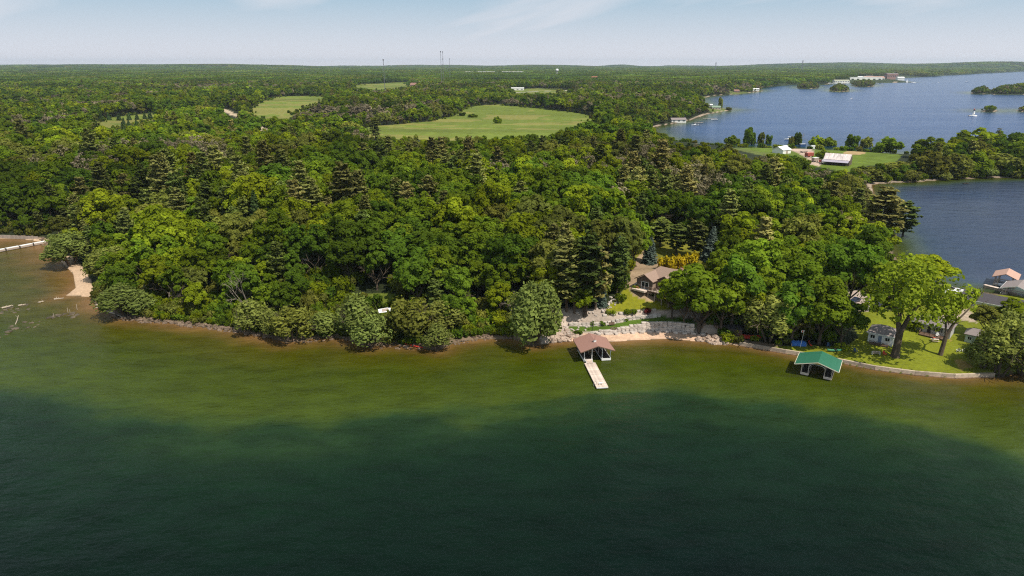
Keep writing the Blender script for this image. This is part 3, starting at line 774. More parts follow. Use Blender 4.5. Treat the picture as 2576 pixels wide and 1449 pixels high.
# full detail models, 1 unit tall trees scaled when placed would lose leaf size, so each has its real height
BROAD = {}; k = 0
for key, specs in (('dark', 5), ('mid', 5), ('bright', 4), ('olive', 3)):
    for s in range(specs):
        hh = (19, 17, 21, 15, 18)[s]; rx = (7.2, 6.2, 7.8, 5.6, 5.0)[s]
        BROAD[(key, s)] = (broad_model(f'broadleaf_{key}', 100 + k, hh, rx, (58, 50, 64, 44, 42)[s], 88, .43, key, base=(.20, .24, .18, .24, .12)[s], lobe=(.17, .30)), hh, rx); k += 1
BROAD[('brush', 0)] = (broad_model('twiggy_tree', 190, 17, 5.0, 34, 26, .34, 'brush', base=.3, lobe=(.16, .3)), 17, 5.0)
PINE = {}
for s in range(5):
    key = ('pine', 'pinedark', 'pine', 'pinedark', 'pine')[s]; hh = (25, 23, 21, 18, 27)[s]; R = (4.6, 4.4, 4.0, 3.6, 5.0)[s]
    PINE[(key, s)] = (pine_model('white_pine', 300 + s, hh, R, key), hh, R)
SPRUCE = {('spruce', s): (spruce_model('spruce', 330 + s, hh, R, 'spruce'), hh, R) for s, (hh, R) in enumerate(((17, 3.2), (13, 2.7)))}
# light versions for the woods farther off
LOD = {}
for key in ('dark', 'mid', 'bright', 'olive', 'brush'):
    for s in range(2):
        hh = (18, 16)[s]; rx = (7.0, 6.0)[s]
        LOD[(key, s)] = (broad_model(f'far_broadleaf_{key}', 500 + k, hh, rx, 26, 22, .85, key, base=.12, lobe=(.22, .38)), hh, rx); k += 1
for s in range(2):
    LOD[('pine', s)] = (pine_model('far_pine', 600 + s, (22, 19)[s], (4.4, 3.8)[s], ('pine', 'pinedark')[s], 1.9, .55, .15), (22, 19)[s], 4.2)
# ------------------------------------------------------------------ materials of built things
WHITE = mat('white_paint', (.74, .73, .70), .5, .08)
CREAM = mat('cream_trim', (.66, .60, .47), .6, .08)
GREYW = mat('weathered_grey_wood', (.36, .29, .24), .85, .18, 3, stretch=(1, 6, 1))
PALEW = mat('pale_dock_boards', (.56, .45, .37), .8, .22, 2.5)
DARKW = mat('dark_wet_timber', (.045, .035, .028), .8, .3, 3)
BROWNW = mat('brown_stained_wood', (.14, .085, .055), .75, .2, 3)
R_BROWN = mat('roof_red_brown_shingle', (.27, .145, .112), .85, .14, 5, bump=.3, stretch=(1, 4, 1))
R_TAUPE = mat('roof_taupe_shingle', (.27, .185, .14), .9, .16, 5, bump=.3)
R_GREEN = mat('roof_green_metal', (.030, .140, .082), .38, .06, 1.0, spec=.6)
R_PINK = mat('roof_salmon', (.46, .28, .21), .7, .1, 3)
R_DARK = mat('roof_charcoal', (.055, .048, .052), .85, .2, 4)
R_GREY = mat('roof_grey_shingle', (.21, .175, .165), .9, .16, 5)
R_RUST = mat('roof_white_rusting_metal', (.58, .50, .47), .5, .38, .7, stretch=(2.2, .3, .3))
R_LILAC = mat('roof_grey_metal', (.34, .31, .36), .5, .1, 1.0)
W_BROWN = mat('wall_brown_siding', (.125, .09, .070), .8, .12, 3, stretch=(1, 1, 8))
W_TAN = mat('wall_tan_siding', (.30, .22, .17), .8, .12, 3, stretch=(1, 1, 8))
W_GREY = mat('wall_grey_siding', (.46, .45, .43), .7, .08, 3, stretch=(1, 1, 8))
W_MINT = mat('wall_pale_green', (.52, .60, .56), .7, .08, 3, stretch=(1, 1, 8))
W_BRICK = mat('wall_reddish', (.30, .17, .14), .85, .2, 1)
R_RED = mat('roof_red', (.40, .12, .085), .7, .15, 1)
GLASS = mat('window_glass', (.012, .016, .024), .08, .2, spec=.8)
METAL = mat('galvanised_metal', (.42, .42, .43), .35, .15, 3, metal=.7)
MAST = mat('mast_steel', (.16, .16, .18), .5, .1)
BLACK = mat('black_iron', (.018, .018, .02), .5, .2)
RUBBER = mat('black_rubber', (.015, .015, .016), .85, .2)
CONC = mat('seawall_concrete', (.40, .32, .24), .9, .22, 1.4, bump=.5)
CONC_D = mat('seawall_wet_foot', (.22, .145, .095), .9, .3, 1.4)
STONE = mat('limestone_block', (.45, .39, .34), .9, .22, 1.2, bump=.5)
BOULD = mat('round_boulder', (.37, .28, .22), .9, .34, 1.0, bump=.5)
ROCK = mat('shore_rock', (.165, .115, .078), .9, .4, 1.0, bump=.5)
WETROCK = mat('sunken_rock', (.10, .075, .045), .6, .4, .6)
DRIFT = mat('driftwood', (.40, .33, .25), .9, .2, 2)
BLUE_CAR = mat('car_blue_paint', (.022, .038, .085), .25, .05, 1, metal=.4, spec=.6)
BLUE_TARP = mat('blue_tarp', (.035, .14, .44), .5, .2, 1.5, bump=.4)
BLUE_PL = mat('blue_plastic', (.025, .07, .17), .5, .1)
RED_PL = mat('red_plastic', (.55, .055, .030), .45, .1)
GREEN_PL = mat('green_plastic', (.05, .20, .11), .5, .1)
GELCOAT = mat('white_gelcoat', (.80, .80, .79), .25, .04, spec=.6)
CANVAS = mat('dark_boat_cover', (.05, .045, .05), .8, .2)
REDM = mat('red_machinery', (.33, .075, .055), .6, .25)

# ------------------------------------------------------------------ builders
def gable_roof(mb_l, mb_r, w, d, ze, zr, t=.16, xr=0.0):
    """Two roof slopes, ridge along local y over x = xr."""
    mb_l.prism([(-w / 2, ze), (xr, zr), (xr, zr + t), (-w / 2, ze + t)], -d / 2, d / 2)
    mb_r.prism([(xr, zr), (w / 2, ze), (w / 2, ze + t), (xr, zr + t)], -d / 2, d / 2)

def window(parent, c, w, h, rz=0.0, frame=WHITE, out=.05, bars=1, glass=GLASS):
    """Window on a wall facing local -y (rz turns it): frame part with its pane as a sub-part."""
    o = bpy.data.objects.new('window', None); 
    mb = MB(); f = .07
    for dx in (-1, 1): mb.box((dx * (w / 2 + f / 2), 0, 0), (f, .10, h + 2 * f))
    for dz in (-1, 1): mb.box((0, 0, dz * (h / 2 + f / 2)), (w, .10, f))
    for b in range(bars): mb.box((w * ((b + 1) / (bars + 1) - .5), 0, 0), (.06, .09, h))
    fr = mb.build('window', frame, parent); fr.location = c; fr.rotation_euler = (0, 0, rz)
    pn = MB().box((0, .01, 0), (w, .05, h)).build('pane', glass, fr)
    bpy.data.objects.remove(o)
    return fr

def door(parent, c, w, h, m, rz=0.0):
    d_ = MB().box((0, 0, 0), (w, .09, h)).build('door', m, parent); d_.location = c; d_.rotation_euler = (0, 0, rz)
    MB().box((w * .36, -.07, -.05), (.08, .06, .14)).build('handle', METAL, d_)
    return d_

def boathouse(label, loc, rz, w, d, ze, zr, roofm, fin, deckm, frontm, trim, group=None, braces=True, xr=0.0, floor=False, sink=1.6):
    t = thing('boathouse', label, 'boathouse', loc, rz, group)
    a = MB(); b = MB(); gable_roof(a, b, w, d, ze, zr, xr=xr)
    a.build('roof_slope', roofm, t); b.build('roof_slope', roofm, t)
    for side in (-1, 1):
        MB().box((side * (w / 2 + .05), 0, ze + .04), (.10, d, .22)).build('eave_trim', trim, t)
    for y_ in (-d / 2 - .04, d / 2 + .04):
        m = MB(); m.prism([(-w / 2, ze - .05), (xr, zr - .05), (xr, zr + .13), (-w / 2, ze + .13)], y_ - .04, y_ + .04); m.prism([(xr, zr - .05), (w / 2, ze - .05), (w / 2, ze + .13), (xr, zr + .13)], y_ - .04, y_ + .04)
        m.build('barge_board', trim, t)
    yf, yb = -d / 2 + 1.3, d / 2 - .3
    for x0, x1 in fin:
        MB().box(((x0 + x1) / 2, (yf + yb) / 2, .66), (x1 - x0, yb - yf, .10)).build('deck', deckm, t)
        MB().box(((x0 + x1) / 2, yf - .06, .42), (x1 - x0 + .06, .10, .62)).build('front_board', frontm, t)
        MB().box((x0 - .05, (yf + yb) / 2, .46), (.10, yb - yf, .36)).build('side_board', frontm, t)
        MB().box((x1 + .05, (yf + yb) / 2, .46), (.10, yb - yf, .36)).build('side_board', frontm, t)
        for yy in np.linspace(yf + .5, yb - .5, 4): MB().box(((x0 + x1) / 2, yy, -.55), (x1 - x0 - .3, .7, 2.0)).build('timber_crib', DARKW, t)
        for xx in (x0 + .12, x1 - .12):
            for yy in (yf + .12, (yf + yb) / 2, yb - .1):
                top = ze + (zr - ze) * (1 - abs(xx - xr) / (w / 2)) - .1
                p = MB().box((xx, yy, (.72 + top) / 2), (.16, .16, top - .72)).build('post', frontm if yy < 0 else GREYW, t)
                if braces and yy == yf + .12:
                    MB().tube((xx, yy, top - 1.0), (xx + (.75 if xx < 0 else -.75) * (1 if (xx == x1 - .12) == (xx < 0) else -1), yy, top - .12), .06, n=4).build('brace', frontm, t)
    MB().box((0, yb - .2, .64), (fin[-1][1] - fin[0][0], 1.2, .09)).build('back_walk', deckm, t)
    for xx in (fin[0][0] + .12, fin[-1][1] - .12):
        top = ze + (zr - ze) * (1 - abs(xx - xr) / (w / 2)) - .08
        MB().box((xx, 0, top), (.14, d - .4, .18)).build('beam', GREYW, t)
    if floor:
        MB().box((0, 0, .35), (w - .6, d - .4, .5)).build('hull_deck', GREYW, t)
    return t

def house(name, label, cat, loc, rz, w, d, hw, hr, wallm, roofm, over=.4, hip=0.0, fronts=(), doors=(), base=1.0, group=None, trim=None, sides=(), found=None, deep=None):
    """Block with ridge along local x; front wall faces local -y. hip > 0 pulls the ridge ends in."""
    t = thing(name, label, cat, loc, rz, group)
    MB().box((0, 0, (hw - base) / 2), (w, d, hw + base)).build('wall', wallm, t)
    W, D = w / 2 + over, d / 2 + over; e = hw - .02; tt = .16
    for s in (-1, 1):
        m = MB(); rx_ = W - hip
        q = [(-W, s * D, e), (W, s * D, e), (rx_, 0, hw + hr), (-rx_, 0, hw + hr)]
        m.add([*q, *[(p[0], p[1], p[2] + tt) for p in q]], [(0, 1, 2, 3), (4, 5, 6, 7), (0, 1, 5, 4), (1, 2, 6, 5), (2, 3, 7, 6), (3, 0, 4, 7)]); m.build('roof_slope', roofm, t)
    for s in (-1, 1):
        m = MB()
        if hip > 0:
            q = [(s * W, -D, e + .004), (s * W, D, e + .004), (s * (W - hip), 0, hw + hr + .004)]
            m.add([*q, *[(p[0], p[1], p[2] + tt) for p in q]], [(0, 1, 2), (3, 4, 5), (0, 1, 4, 3), (1, 2, 5, 4), (2, 0, 3, 5)]); m.build('roof_slope', roofm, t)
        else:
            m.prism([(-d / 2, hw - .01), (d / 2, hw - .01), (0, hw + hr - .12)], s * w / 2 - .06 * (s > 0) , s * w / 2 + .06 * (s < 0), 'x'); m.build('gable_wall', wallm, t)
    if trim:
        for s in (-1, 1): MB().box((0, s * (D + .05), e + .07), (2 * W, .08, .2)).build('gutter', trim, t)
    for (x, z, ww, hh_, bars) in fronts: window(t, (x, -d / 2 - .03, z), ww, hh_, bars=bars)
    for (s, y, z, ww, hh_) in sides: window(t, (s * (w / 2 + .03), y, z), ww, hh_, rz=s * math.pi / 2)
    for (x, ww, hh_, m) in doors: door(t, (x, -d / 2 - .03, hh_ / 2 + .05), ww, hh_, m)
    return t

def railing(parent, p0, p1, n, h=1.0, m=BROWNW, z=0.0, mid=True):
    p0 = Vector(p0); p1 = Vector(p1)
    for k in range(n + 1):
        q = p0.lerp(p1, k / n); MB().box((q.x, q.y, z + h / 2), (.10, .10, h)).build('rail_post', m, parent)
    r = MB(); ang = math.atan2(p1.y - p0.y, p1.x - p0.x); L_ = (p1 - p0).length; c = p0.lerp(p1, .5)
    r.box((c.x, c.y, z + h + .03), (L_, .12, .07), ang)
    if mid: r.box((c.x, c.y, z + h * .5), (L_, .06, .06), ang)
    r.build('rail', m, parent)

# irregular stones
def stone_mesh(name, seed, d, m, round_=.0):
    r = random.Random(seed); bm = bmesh.new()
    bmesh.ops.create_cube(bm, size=1.0); bmesh.ops.subdivide_edges(bm, edges=bm.edges[:], cuts=1, use_grid_fill=True)
    for v in bm.verts:
        c = v.co.copy()
        if round_: v.co = c.lerp(c.normalized() * .55, round_)
        else: v.co = c.lerp(c.normalized() * .62, .18)
        v.co += Vector((r.uniform(-1, 1), r.uniform(-1, 1), r.uniform(-1, 1))) * (.06 if not round_ else .09)
        v.co = Vector((v.co.x * d[0], v.co.y * d[1], v.co.z * d[2]))
    me = bpy.data.meshes.new(name); bm.to_mesh(me); bm.free(); me.materials.append(m); return me
BLOCKS = [stone_mesh('stone', 20 + k, (1.25 + .12 * (k % 3), .8, .62), STONE) for k in range(6)]
BOULDERS = [stone_mesh('stone', 40 + k, (1, .9, .8), BOULD, .75) for k in range(6)]
ROCKS = [stone_mesh('stone', 60 + k, (1, .85, .7), ROCK, .5) for k in range(6)]
BLOCKS_FAR = BLOCKS

def place_stones(parent, spots, meshes, r):
    """Every stone its own object, sharing a handful of meshes. spots: (x, y, z, scale, rotz)."""
    for (x, y, z, s, a) in spots:
        o = bpy.data.objects.new('stone', meshes[r.randrange(len(meshes))]); link(o, parent)
        o.location = (x - parent.location.x, y - parent.location.y, z - parent.location.z)
        k = s if hasattr(s, '__len__') else (s * r.uniform(.8, 1.2), s * r.uniform(.8, 1.2), s * r.uniform(.75, 1.15))
        o.scale = k; o.rotation_euler = (r.uniform(-.12, .12), r.uniform(-.12, .12), a)

def path_points(pts, step):
    out = []
    for (a, b) in zip(pts[:-1], pts[1:]):
        L_ = math.dist(a[:2], b[:2]); n = max(1, round(L_ / step))
        for k in range(n):
            t = (k + .5) / n; out.append((a[0] + (b[0] - a[0]) * t, a[1] + (b[1] - a[1]) * t, math.atan2(b[1] - a[1], b[0] - a[0])))
    return out

# boats: hull lofted from the stern to the bow along local +x
def hull(L_, B, D_, m, name, parent, sheer=.25, n=9, inner=True):
    vs_ = []; fs_ = []
    prof = []
    for k in range(n):
        t = k / (n - 1); bw = B / 2 * (1 - max(0, t - .45) ** 2.2 * 3.72) * (.92 + .08 * min(1, t * 3)); bw = max(bw, .02); x = L_ * (t - .5) ; zt = D_ * (1 + sheer * t ** 2.5)
        prof.append([(x, -bw, zt), (x + .02 * L_ * t, -bw * .86, D_ * .35), (x, -bw * .45, 0), (x, bw * .45, 0), (x + .02 * L_ * t, bw * .86, D_ * .35), (x, bw, zt)])
    for p in prof: vs_ += p
    for k in range(n - 1):
        for j in range(5): a = k * 6 + j; fs_.append((a, a + 1, a + 7, a + 6))
        a = k * 6; fs_.append((a + 5, a, a + 6, a + 11))
    fs_ += [(0, 5, 4, 3, 2, 1)]
    fs_ += [tuple(range((n - 1) * 6, n * 6))]
    return MB().add(vs_, fs_).build(name, m, parent)

def motorboat(label, loc, rz, L_=7.0, cat='motorboat', group=None, cabin=True, hullm=None, cover=None, tower=False):
    t = thing('motorboat', label, cat, loc, rz, group)
    B, D_ = L_ * .32, L_ * .13
    hull(L_, B, D_, hullm or GELCOAT, 'hull', t)
    if cover:
        MB().lathe([(L_ * .3, 0), (L_ * .24, .25), (L_ * .1, .5), (.02, .6)], 10, (-L_ * .08, 0, D_ * 1.02)).build('cover', cover, t); t.children[-1].scale = (1.35, .5, 1)
        return t
    MB().box((-L_ * .22, 0, D_ + .03), (L_ * .36, B * .7, .06)).build('cockpit', CANVAS, t)
    if cabin:
        MB().prism([(-L_ * .05, D_ * 1.0), (L_ * .24, D_ * 1.02), (L_ * .12, D_ * 1.0 + L_ * .07), (-L_ * .05, D_ * 1.0 + L_ * .13)], -B * .33, B * .33).build('cabin', GELCOAT, t)
        MB().prism([(L_ * .10, D_ + L_ * .085), (L_ * .135, D_ + L_ * .07), (L_ * .02, D_ + L_ * .125), (-L_ * .01, D_ + L_ * .135)], -B * .28, B * .28).build('windscreen', GLASS, t)
    else:
        MB().prism([(L_ * .02, D_), (L_ * .06, D_), (-L_ * .01, D_ + L_ * .06), (-L_ * .03, D_ + L_ * .06)], -B * .36, B * .36).build('windscreen', GLASS, t)
    MB().box((-L_ * .53, 0, D_ * .75), (L_ * .06, B * .25, D_ * .9)).build('outboard', BLACK, t)
    if tower:
        for y in (-1, 1): MB().tube((-L_ * .1, y * B * .36, D_), (-L_ * .06, y * B * .3, D_ + L_ * .3), .05, n=5).build('canopy_post', METAL, t)
        MB().box((-L_ * .08, 0, D_ + L_ * .31), (L_ * .3, B * .72, .08)).build('canopy', WHITE, t)
    return t

def sailboat(label, loc, rz, L_=9.0, sail=True, group=None):
    t = thing('sailboat', label, 'sailboat', loc, rz, group)
    hull(L_, L_ * .28, L_ * .12, GELCOAT, 'hull', t)
    MB().box((0, 0, L_ * .15), (L_ * .3, L_ * .16, L_ * .07)).build('cabin', WHITE, t)
    MB().tube((L_ * .06, 0, L_ * .1), (L_ * .06, 0, L_ * 1.35), L_ * .008, n=5).build('mast', METAL, t)
    MB().tube((L_ * .06, 0, L_ * .28), (-L_ * .36, 0, L_ * .28), L_ * .007, n=5).build('boom', METAL, t)
    if sail:
        MB().prism([(L_ * .05, L_ * .3), (-L_ * .36, L_ * .3), (L_ * .05, L_ * 1.3)], -.05, .05).build('mainsail', WHITE, t)
        MB().prism([(L_ * .08, L_ * .22), (L_ * .46, L_ * .2), (L_ * .08, L_ * 1.1)], -.04, .04).build('jib', WHITE, t)
    return t

def kayak(label, loc, rz, m, L_=3.8, name='kayak', roll=0.0, group=None):
    t = thing(name, label, name, loc, rz, group); t.rotation_euler = (roll, 0, rz)
    vs_ = []; fs_ = []; n = 9
    for k in range(n):
        q = k / (n - 1); w = .36 * math.sin(math.pi * (q * .94 + .03)) ** .7; x = L_ * (q - .5); u = .16 * abs(2 * q - 1) ** 3
        for j in range(6): a = j * math.pi / 3 + .52; vs_.append((x, w * math.cos(a), .2 + u + .2 * math.sin(a)))
    for k in range(n - 1):
        for j in range(6): fs_.append((k * 6 + j, k * 6 + (j + 1) % 6, k * 6 + 6 + (j + 1) % 6, k * 6 + 6 + j))
    fs_ += [tuple(range(5, -1, -1)), tuple(range((n - 1) * 6, n * 6))]
    MB().add(vs_, fs_).build('hull', m, t)
    MB().lathe([(.34, 0), (.3, .06), (.22, .06)], 10, (0, 0, .38)).build('cockpit_rim', BLACK, t); t.children[-1].scale = (1.5, .7, 1)
    return t

def garden_chair(label, loc, rz, m, group=None):
    t = thing('garden_chair', label, 'chair', loc, rz, group)
    MB().box((0, 0, .36), (.62, .6, .05), rx=-.16).build('seat', m, t)
    bk = MB()
    for k in range(5): bk.box((-.24 + .12 * k, .36, .72), (.10, .03, .78 + .06 * (2 - abs(k - 2))), rx=-.38)
    bk.build('backrest', m, t)
    for s in (-1, 1):
        MB().box((s * .36, -.24, .28), (.06, .10, .56)).build('leg', m, t)
        MB().box((s * .36, .22, .2), (.06, .09, .42), rx=.2).build('leg', m, t)
        MB().box((s * .37, .02, .58), (.14, .72, .04)).build('armrest', m, t)
    return t
# ------------------------------------------------------------------ shore works: boathouses, docks, walls
bh = boathouse('brown shingled boathouse over the water with two slips and a small white cupola', (21.95, 169.85, 0), math.radians(8), 9.2, 9.2, 3.2, 4.75, R_BROWN,
               [(-3.4, -1.1), (1.45, 3.9)], DARKW, WHITE, BROWNW)
cup = MB().box((-.1, -1.4, 5.1), (.62, .62, .7)).build('cupola', WHITE, bh)
MB().lathe([(.52, 0), (.3, .18), (.02, .42)], 4, (-.1, -1.4, 5.45)).build('cupola_roof', R_BROWN, cup)
MB().tube((-.1, -1.4, 5.8), (-.1, -1.4, 7.6), .035, n=5).build('weather_vane_rod', BLACK, cup)
MB().box((-.1, -1.4, 7.2), (.7, .03, .05)).build('weather_vane_arrow', BLACK, cup)
# gangway and floating dock
gw = thing('gangway', 'short pale wooden gangway from the brown boathouse down to the floating dock', 'gangway', (20.35, 165.2, .62), math.radians(7))
for k in range(8): MB().box((0, 1.05 - .3 * k, .04 - .02 * k), (1.65, .27, .05)).build('plank', PALEW, gw)
for s in (-1, 1):
    MB().box((s * .86, 0, -.03), (.09, 2.5, .18), rx=.07).build('side_rail', WHITE, gw)
hr_ = MB(); hr_.tube((-.84, .7, 0), (-.84, .7, .9), .03, n=5); hr_.tube((-.84, .7, .9), (-.84, -.5, .82), .03, n=5); hr_.tube((-.84, -.5, .82), (-.84, -.5, -.05), .03, n=5); hr_.build('handrail', METAL, gw)
fd = thing('floating_dock', 'long pale plank floating dock reaching out from the brown boathouse', 'dock', (21.2, 157.2, 0), math.radians(6))
for k in range(48):
    p = MB().box((0, 6.98 - .297 * k, .52), (2.72, .272, .05)).build('plank', PALEW, fd) if k == 0 else copy_part(p0_, fd, (0, -.297 * k, random.uniform(-.006, .006)))
    if k == 0: p0_ = p
for s in (-1, 1): MB().box((s * 1.42, 0, .42), (.10, 14.4, .24)).build('side_board', PALEW, fd)
MB().box((0, -7.2, .42), (2.72, .10, .26)).build('end_board', WHITE, fd); MB().box((0, 7.2, .42), (2.72, .10, .26)).build('end_board', PALEW, fd)
for yy in (-6.2, -3.1, 0, 3.1, 6.2): MB().box((0, yy, .1), (2.5, 1.6, .42)).build('float', BLACK, fd)
ld = thing('swim_ladder', 'looped metal swim ladder on the outer end of the floating dock', 'ladder', (20.35, 151.6, .55), math.radians(96))
for s in (-1, 1):
    m = MB(); pr = None
    for k in range(9):
        a = math.pi * k / 8; q = (s * .25, -.35 * math.cos(a), .9 * math.sin(a) - (.5 if k in (8,) else 0))
        if pr: m.tube(pr, q, .03, n=5)
        pr = q
    m.build('hoop', METAL, ld)
for k in range(3): MB().tube((-.25, .36, -.3 * k - .1), (.25, .36, -.3 * k - .1), .025, n=5).build('rung', METAL, ld)
bx = thing('dock_bench', 'low white bench on the outer end of the floating dock', 'bench', (21.7, 151.6, .55), math.radians(6))
MB().box((0, 0, .42), (.9, .5, .06)).build('seat', WHITE, bx)
for s in (-1, 1): MB().box((s * .38, 0, .2), (.08, .42, .4)).build('leg', WHITE, bx)

gb = boathouse('green metal roofed boathouse with pale trim standing off the seawall', (77.9, 159.1, 0), math.radians(-30), 10.2, 8.1, 3.0, 4.5, R_GREEN,
               [(-3.6, -1.75), (1.8, 3.65)], DARKW, PALEW, CREAM, braces=True, xr=.2)
ar = MB()
for k in range(7):
    a0, a1 = math.pi * k / 7, math.pi * (k + 1) / 7
    ar.tube((-1.75 * math.cos(a0) + .02, -2.95, 2.75 + .75 * math.sin(a0)), (-1.75 * math.cos(a1) + .02, -2.95, 2.75 + .75 * math.sin(a1)), .07, n=4)
ar.build('arch_frame', WHITE, gb)

r_ = random.Random(5)
# concrete seawall, cast in lengths
sw_pts = [G(u, v) for u, v in [(1860, 869), (1900, 876), (1975, 889), (2060, 902), (2120, 914), (2200, 930), (2300, 943), (2400, 951), (2500, 948)]]
sw = thing('seawall', 'long tan concrete seawall along the edge of the cottage lawn', 'seawall', (*sw_pts[0], 0))
for (a, b) in zip(sw_pts[:-1], sw_pts[1:]):
    L_ = math.dist(a, b); n_ = max(1, round(L_ / 3.2)); ang = math.atan2(b[1] - a[1], b[0] - a[0])
    for k in range(n_):
        q = (k + .5) / n_; c = (a[0] + (b[0] - a[0]) * q - sw_pts[0][0], a[1] + (b[1] - a[1]) * q - sw_pts[0][1])
        MB().box((*c, .36), (L_ / n_ - .03, .55, 1.5 + r_.uniform(-.04, .04)), ang).build('wall_block', CONC, sw)
        MB().box((c[0] + .34 * math.sin(ang), c[1] - .34 * math.cos(ang), -.1), (L_ / n_ - .02, .3, .62), ang).build('footing', CONC_D, sw)
# limestone walls below the house
def wall_thing(label, base_pts, top_fn, zb, rows, setback, step):
    t = thing('stone_retaining_wall', label, 'stone wall', (*base_pts[len(base_pts) // 2], 0)); spots = []
    for row in range(rows):
        for (x, y, a) in path_points(base_pts, step * r_.uniform(.85, 1.15)):
            zt = top_fn(x); z = zb(x) if callable(zb) else zb
            zz = z + .28 + row * .56
            if zz > zt + .25: continue
            nx, ny = -math.sin(a), math.cos(a); off = setback * row + r_.uniform(-.08, .08)
            spots.append((x + nx * off, y + ny * off, zz, (r_.uniform(.75, 1.25), r_.uniform(.8, 1.2), r_.uniform(.85, 1.1)), a + r_.uniform(-.12, .12)))
    t.location = (*base_pts[len(base_pts) // 2], 0); place_stones(t, spots, BLOCKS, r_); return len(spots)
def xs_shore(x, sd_):     # point at distance sd_ behind the beach shoreline, for a given x
    y = 170.0
    for _ in range(60):
        s = float(shore_sd(np.array([x]), np.array([y]))[0]); 
        if s >= sd_: break
        y += max(.12, (sd_ - s) * .6)
    return (x, y)
kerb = [xs_shore(x, 4.0) for x in np.arange(21.5, 57, 2.5)]
low = [xs_shore(x, 4.75) for x in np.arange(23, 54, 2.5)]
n1 = wall_thing('low kerb of long pale limestone blocks along the back of the beach', kerb, lambda x: .9, .45, 1, 0, 1.7)
n2 = wall_thing('stacked pale limestone retaining wall above the beach, rising to the right', low, lambda x: float(ramp_z(x)), .55, 5, .13, 1.25)
up = [xs_shore(x, 9.45) for x in np.arange(17, 47, 2.5)]
n3 = wall_thing('curved pale limestone wall of two courses above the grass ramp', up, lambda x: float(ramp_z(x)) + 1.0, lambda x: float(ramp_z(x)) - .1, 2, .2, 1.4)
up2 = [xs_shore(x, 11.6) for x in np.arange(19, 46, 2.5)]
n4 = wall_thing('topmost short limestone wall at the foot of the sloping lawn', up2, lambda x: float(ramp_z(x)) + 2.1, lambda x: float(height(np.array([x]), np.array([xs_shore(x, 11.6)[1]]))[0]) - .15, 1, .2, 1.9)
print('wall stones', n1, n2, n3, n4)
# boulders, riprap and shore rocks: one bank each, stone by stone
def bank(label, poly_s, n_, meshes, smin, smax, seed):
    rr_ = random.Random(seed); P = np.asarray([G(*q) for q in poly_s]); lo, hi = P.min(0), P.max(0); spots = []
    while len(spots) < n_:
        x, y = rr_.uniform(lo[0], hi[0]), rr_.uniform(lo[1], hi[1])
        if not inside(P, np.array([x]), np.array([y]))[0]: continue
        s = rr_.uniform(smin, smax); spots.append((x, y, max(zf(x, y), -.15) + s * .18, s, rr_.random() * 6.28))
    t = thing('riprap_bank', label, 'rock bank', (*P.mean(0), 0)); place_stones(t, spots, meshes, rr_)
bank('heap of round pinkish boulders beside the brown boathouse', [(1388, 862), (1392, 846), (1420, 838), (1462, 842), (1466, 853), (1440, 860)], 80, BOULDERS, .7, 1.35, 1)
bank('shaded grey riprap where the beach meets the seawall', [(1745, 857), (1760, 848), (1800, 852), (1835, 862), (1830, 869), (1790, 866)], 80, BOULDERS, .6, 1.2, 2)
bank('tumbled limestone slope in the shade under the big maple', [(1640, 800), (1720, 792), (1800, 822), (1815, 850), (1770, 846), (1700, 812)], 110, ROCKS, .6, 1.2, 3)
bank('broken limestone scattered on the bare slope under the pines', [(1400, 850), (1420, 828), (1470, 812), (1560, 796), (1560, 806), (1500, 825), (1460, 845)], 80, BLOCKS, .35, .75, 4)
bank('line of brown rocks along the left wooded shore', [(285, 793), (340, 803), (430, 809), (520, 820), (600, 830), (690, 848), (690, 854), (600, 838), (520, 829), (430, 817), (340, 811), (285, 801)], 190, ROCKS, .35, 1.3, 5)
bank('brown rocks under the overhanging willows', [(700, 852), (720, 856), (850, 846), (930, 865), (1060, 870), (1060, 880), (930, 876), (850, 855), (720, 865)], 70, ROCKS, .5, 1.0, 6)
bank('pale stones along the little beach right of the willows', [(1135, 862), (1200, 848), (1290, 849), (1300, 856), (1200, 857), (1140, 869)], 60, ROCKS, .35, .8, 7)
bank('jumble of tan rocks at the end of the white pier', [(95, 606), (112, 596), (122, 610), (120, 640), (108, 622)], 30, ROCKS, .6, 1.1, 8)
# fire ring, bench and lamps on the ramp
def at(u, v): return GT(u, v)
x, y, z = at(1544, 827.5)
fr = thing('fire_ring', 'round stone fire ring on the grass ramp', 'fire pit', (x, y, z))
for k in range(12):
    a = k * math.pi / 6; o = bpy.data.objects.new('stone', ROCKS[k % 6]); link(o, fr); o.location = (.8 * math.cos(a), .8 * math.sin(a), .12); o.scale = (.42, .36, .4); o.rotation_euler = (0, 0, a)
x, y, z = at(1539, 819)
bn = thing('garden_bench', 'dark wooden bench on the grass ramp beside the fire ring', 'bench', (x, y, z), .1)
MB().box((0, 0, .45), (1.7, .5, .07)).build('seat', BROWNW, bn); MB().box((0, .25, .75), (1.7, .06, .45)).build('backrest', BROWNW, bn)
for s in (-1, 1): MB().box((s * .75, 0, .21), (.08, .46, .42)).build('leg', BROWNW, bn)
for u, v, lb in ((1490, 832, 'slim black lamp post on the grass ramp above the boathouse'), (1524, 784, 'slim black lamp post at the left foot of the lawn'), (1611, 787, 'slim black lamp post beside the dark red shrub'), (1643, 733, 'short dark sundial post in the middle of the lawn')):
    x, y, z = at(u, v); t = thing('lamp_post' if 'lamp' in lb else 'garden_post', lb, 'lamp post' if 'lamp' in lb else 'garden post', (x, y, z))
    hh_ = 2.1 if 'lamp' in lb else 1.5
    MB().tube((0, 0, -.3), (0, 0, hh_), .06, n=6).build('post', BLACK, t); MB().lathe([(.07, 0), (.15, .05), (.15, .25), (.03, .36)], 8, (0, 0, hh_)).build('lantern' if 'lamp' in lb else 'cap', BLACK, t)
    if 'sundial' in lb: MB().lathe([(.75, 0), (.75, .12), (.6, .14)], 14, (0, 0, .02)).build('stone_base', STONE, t)

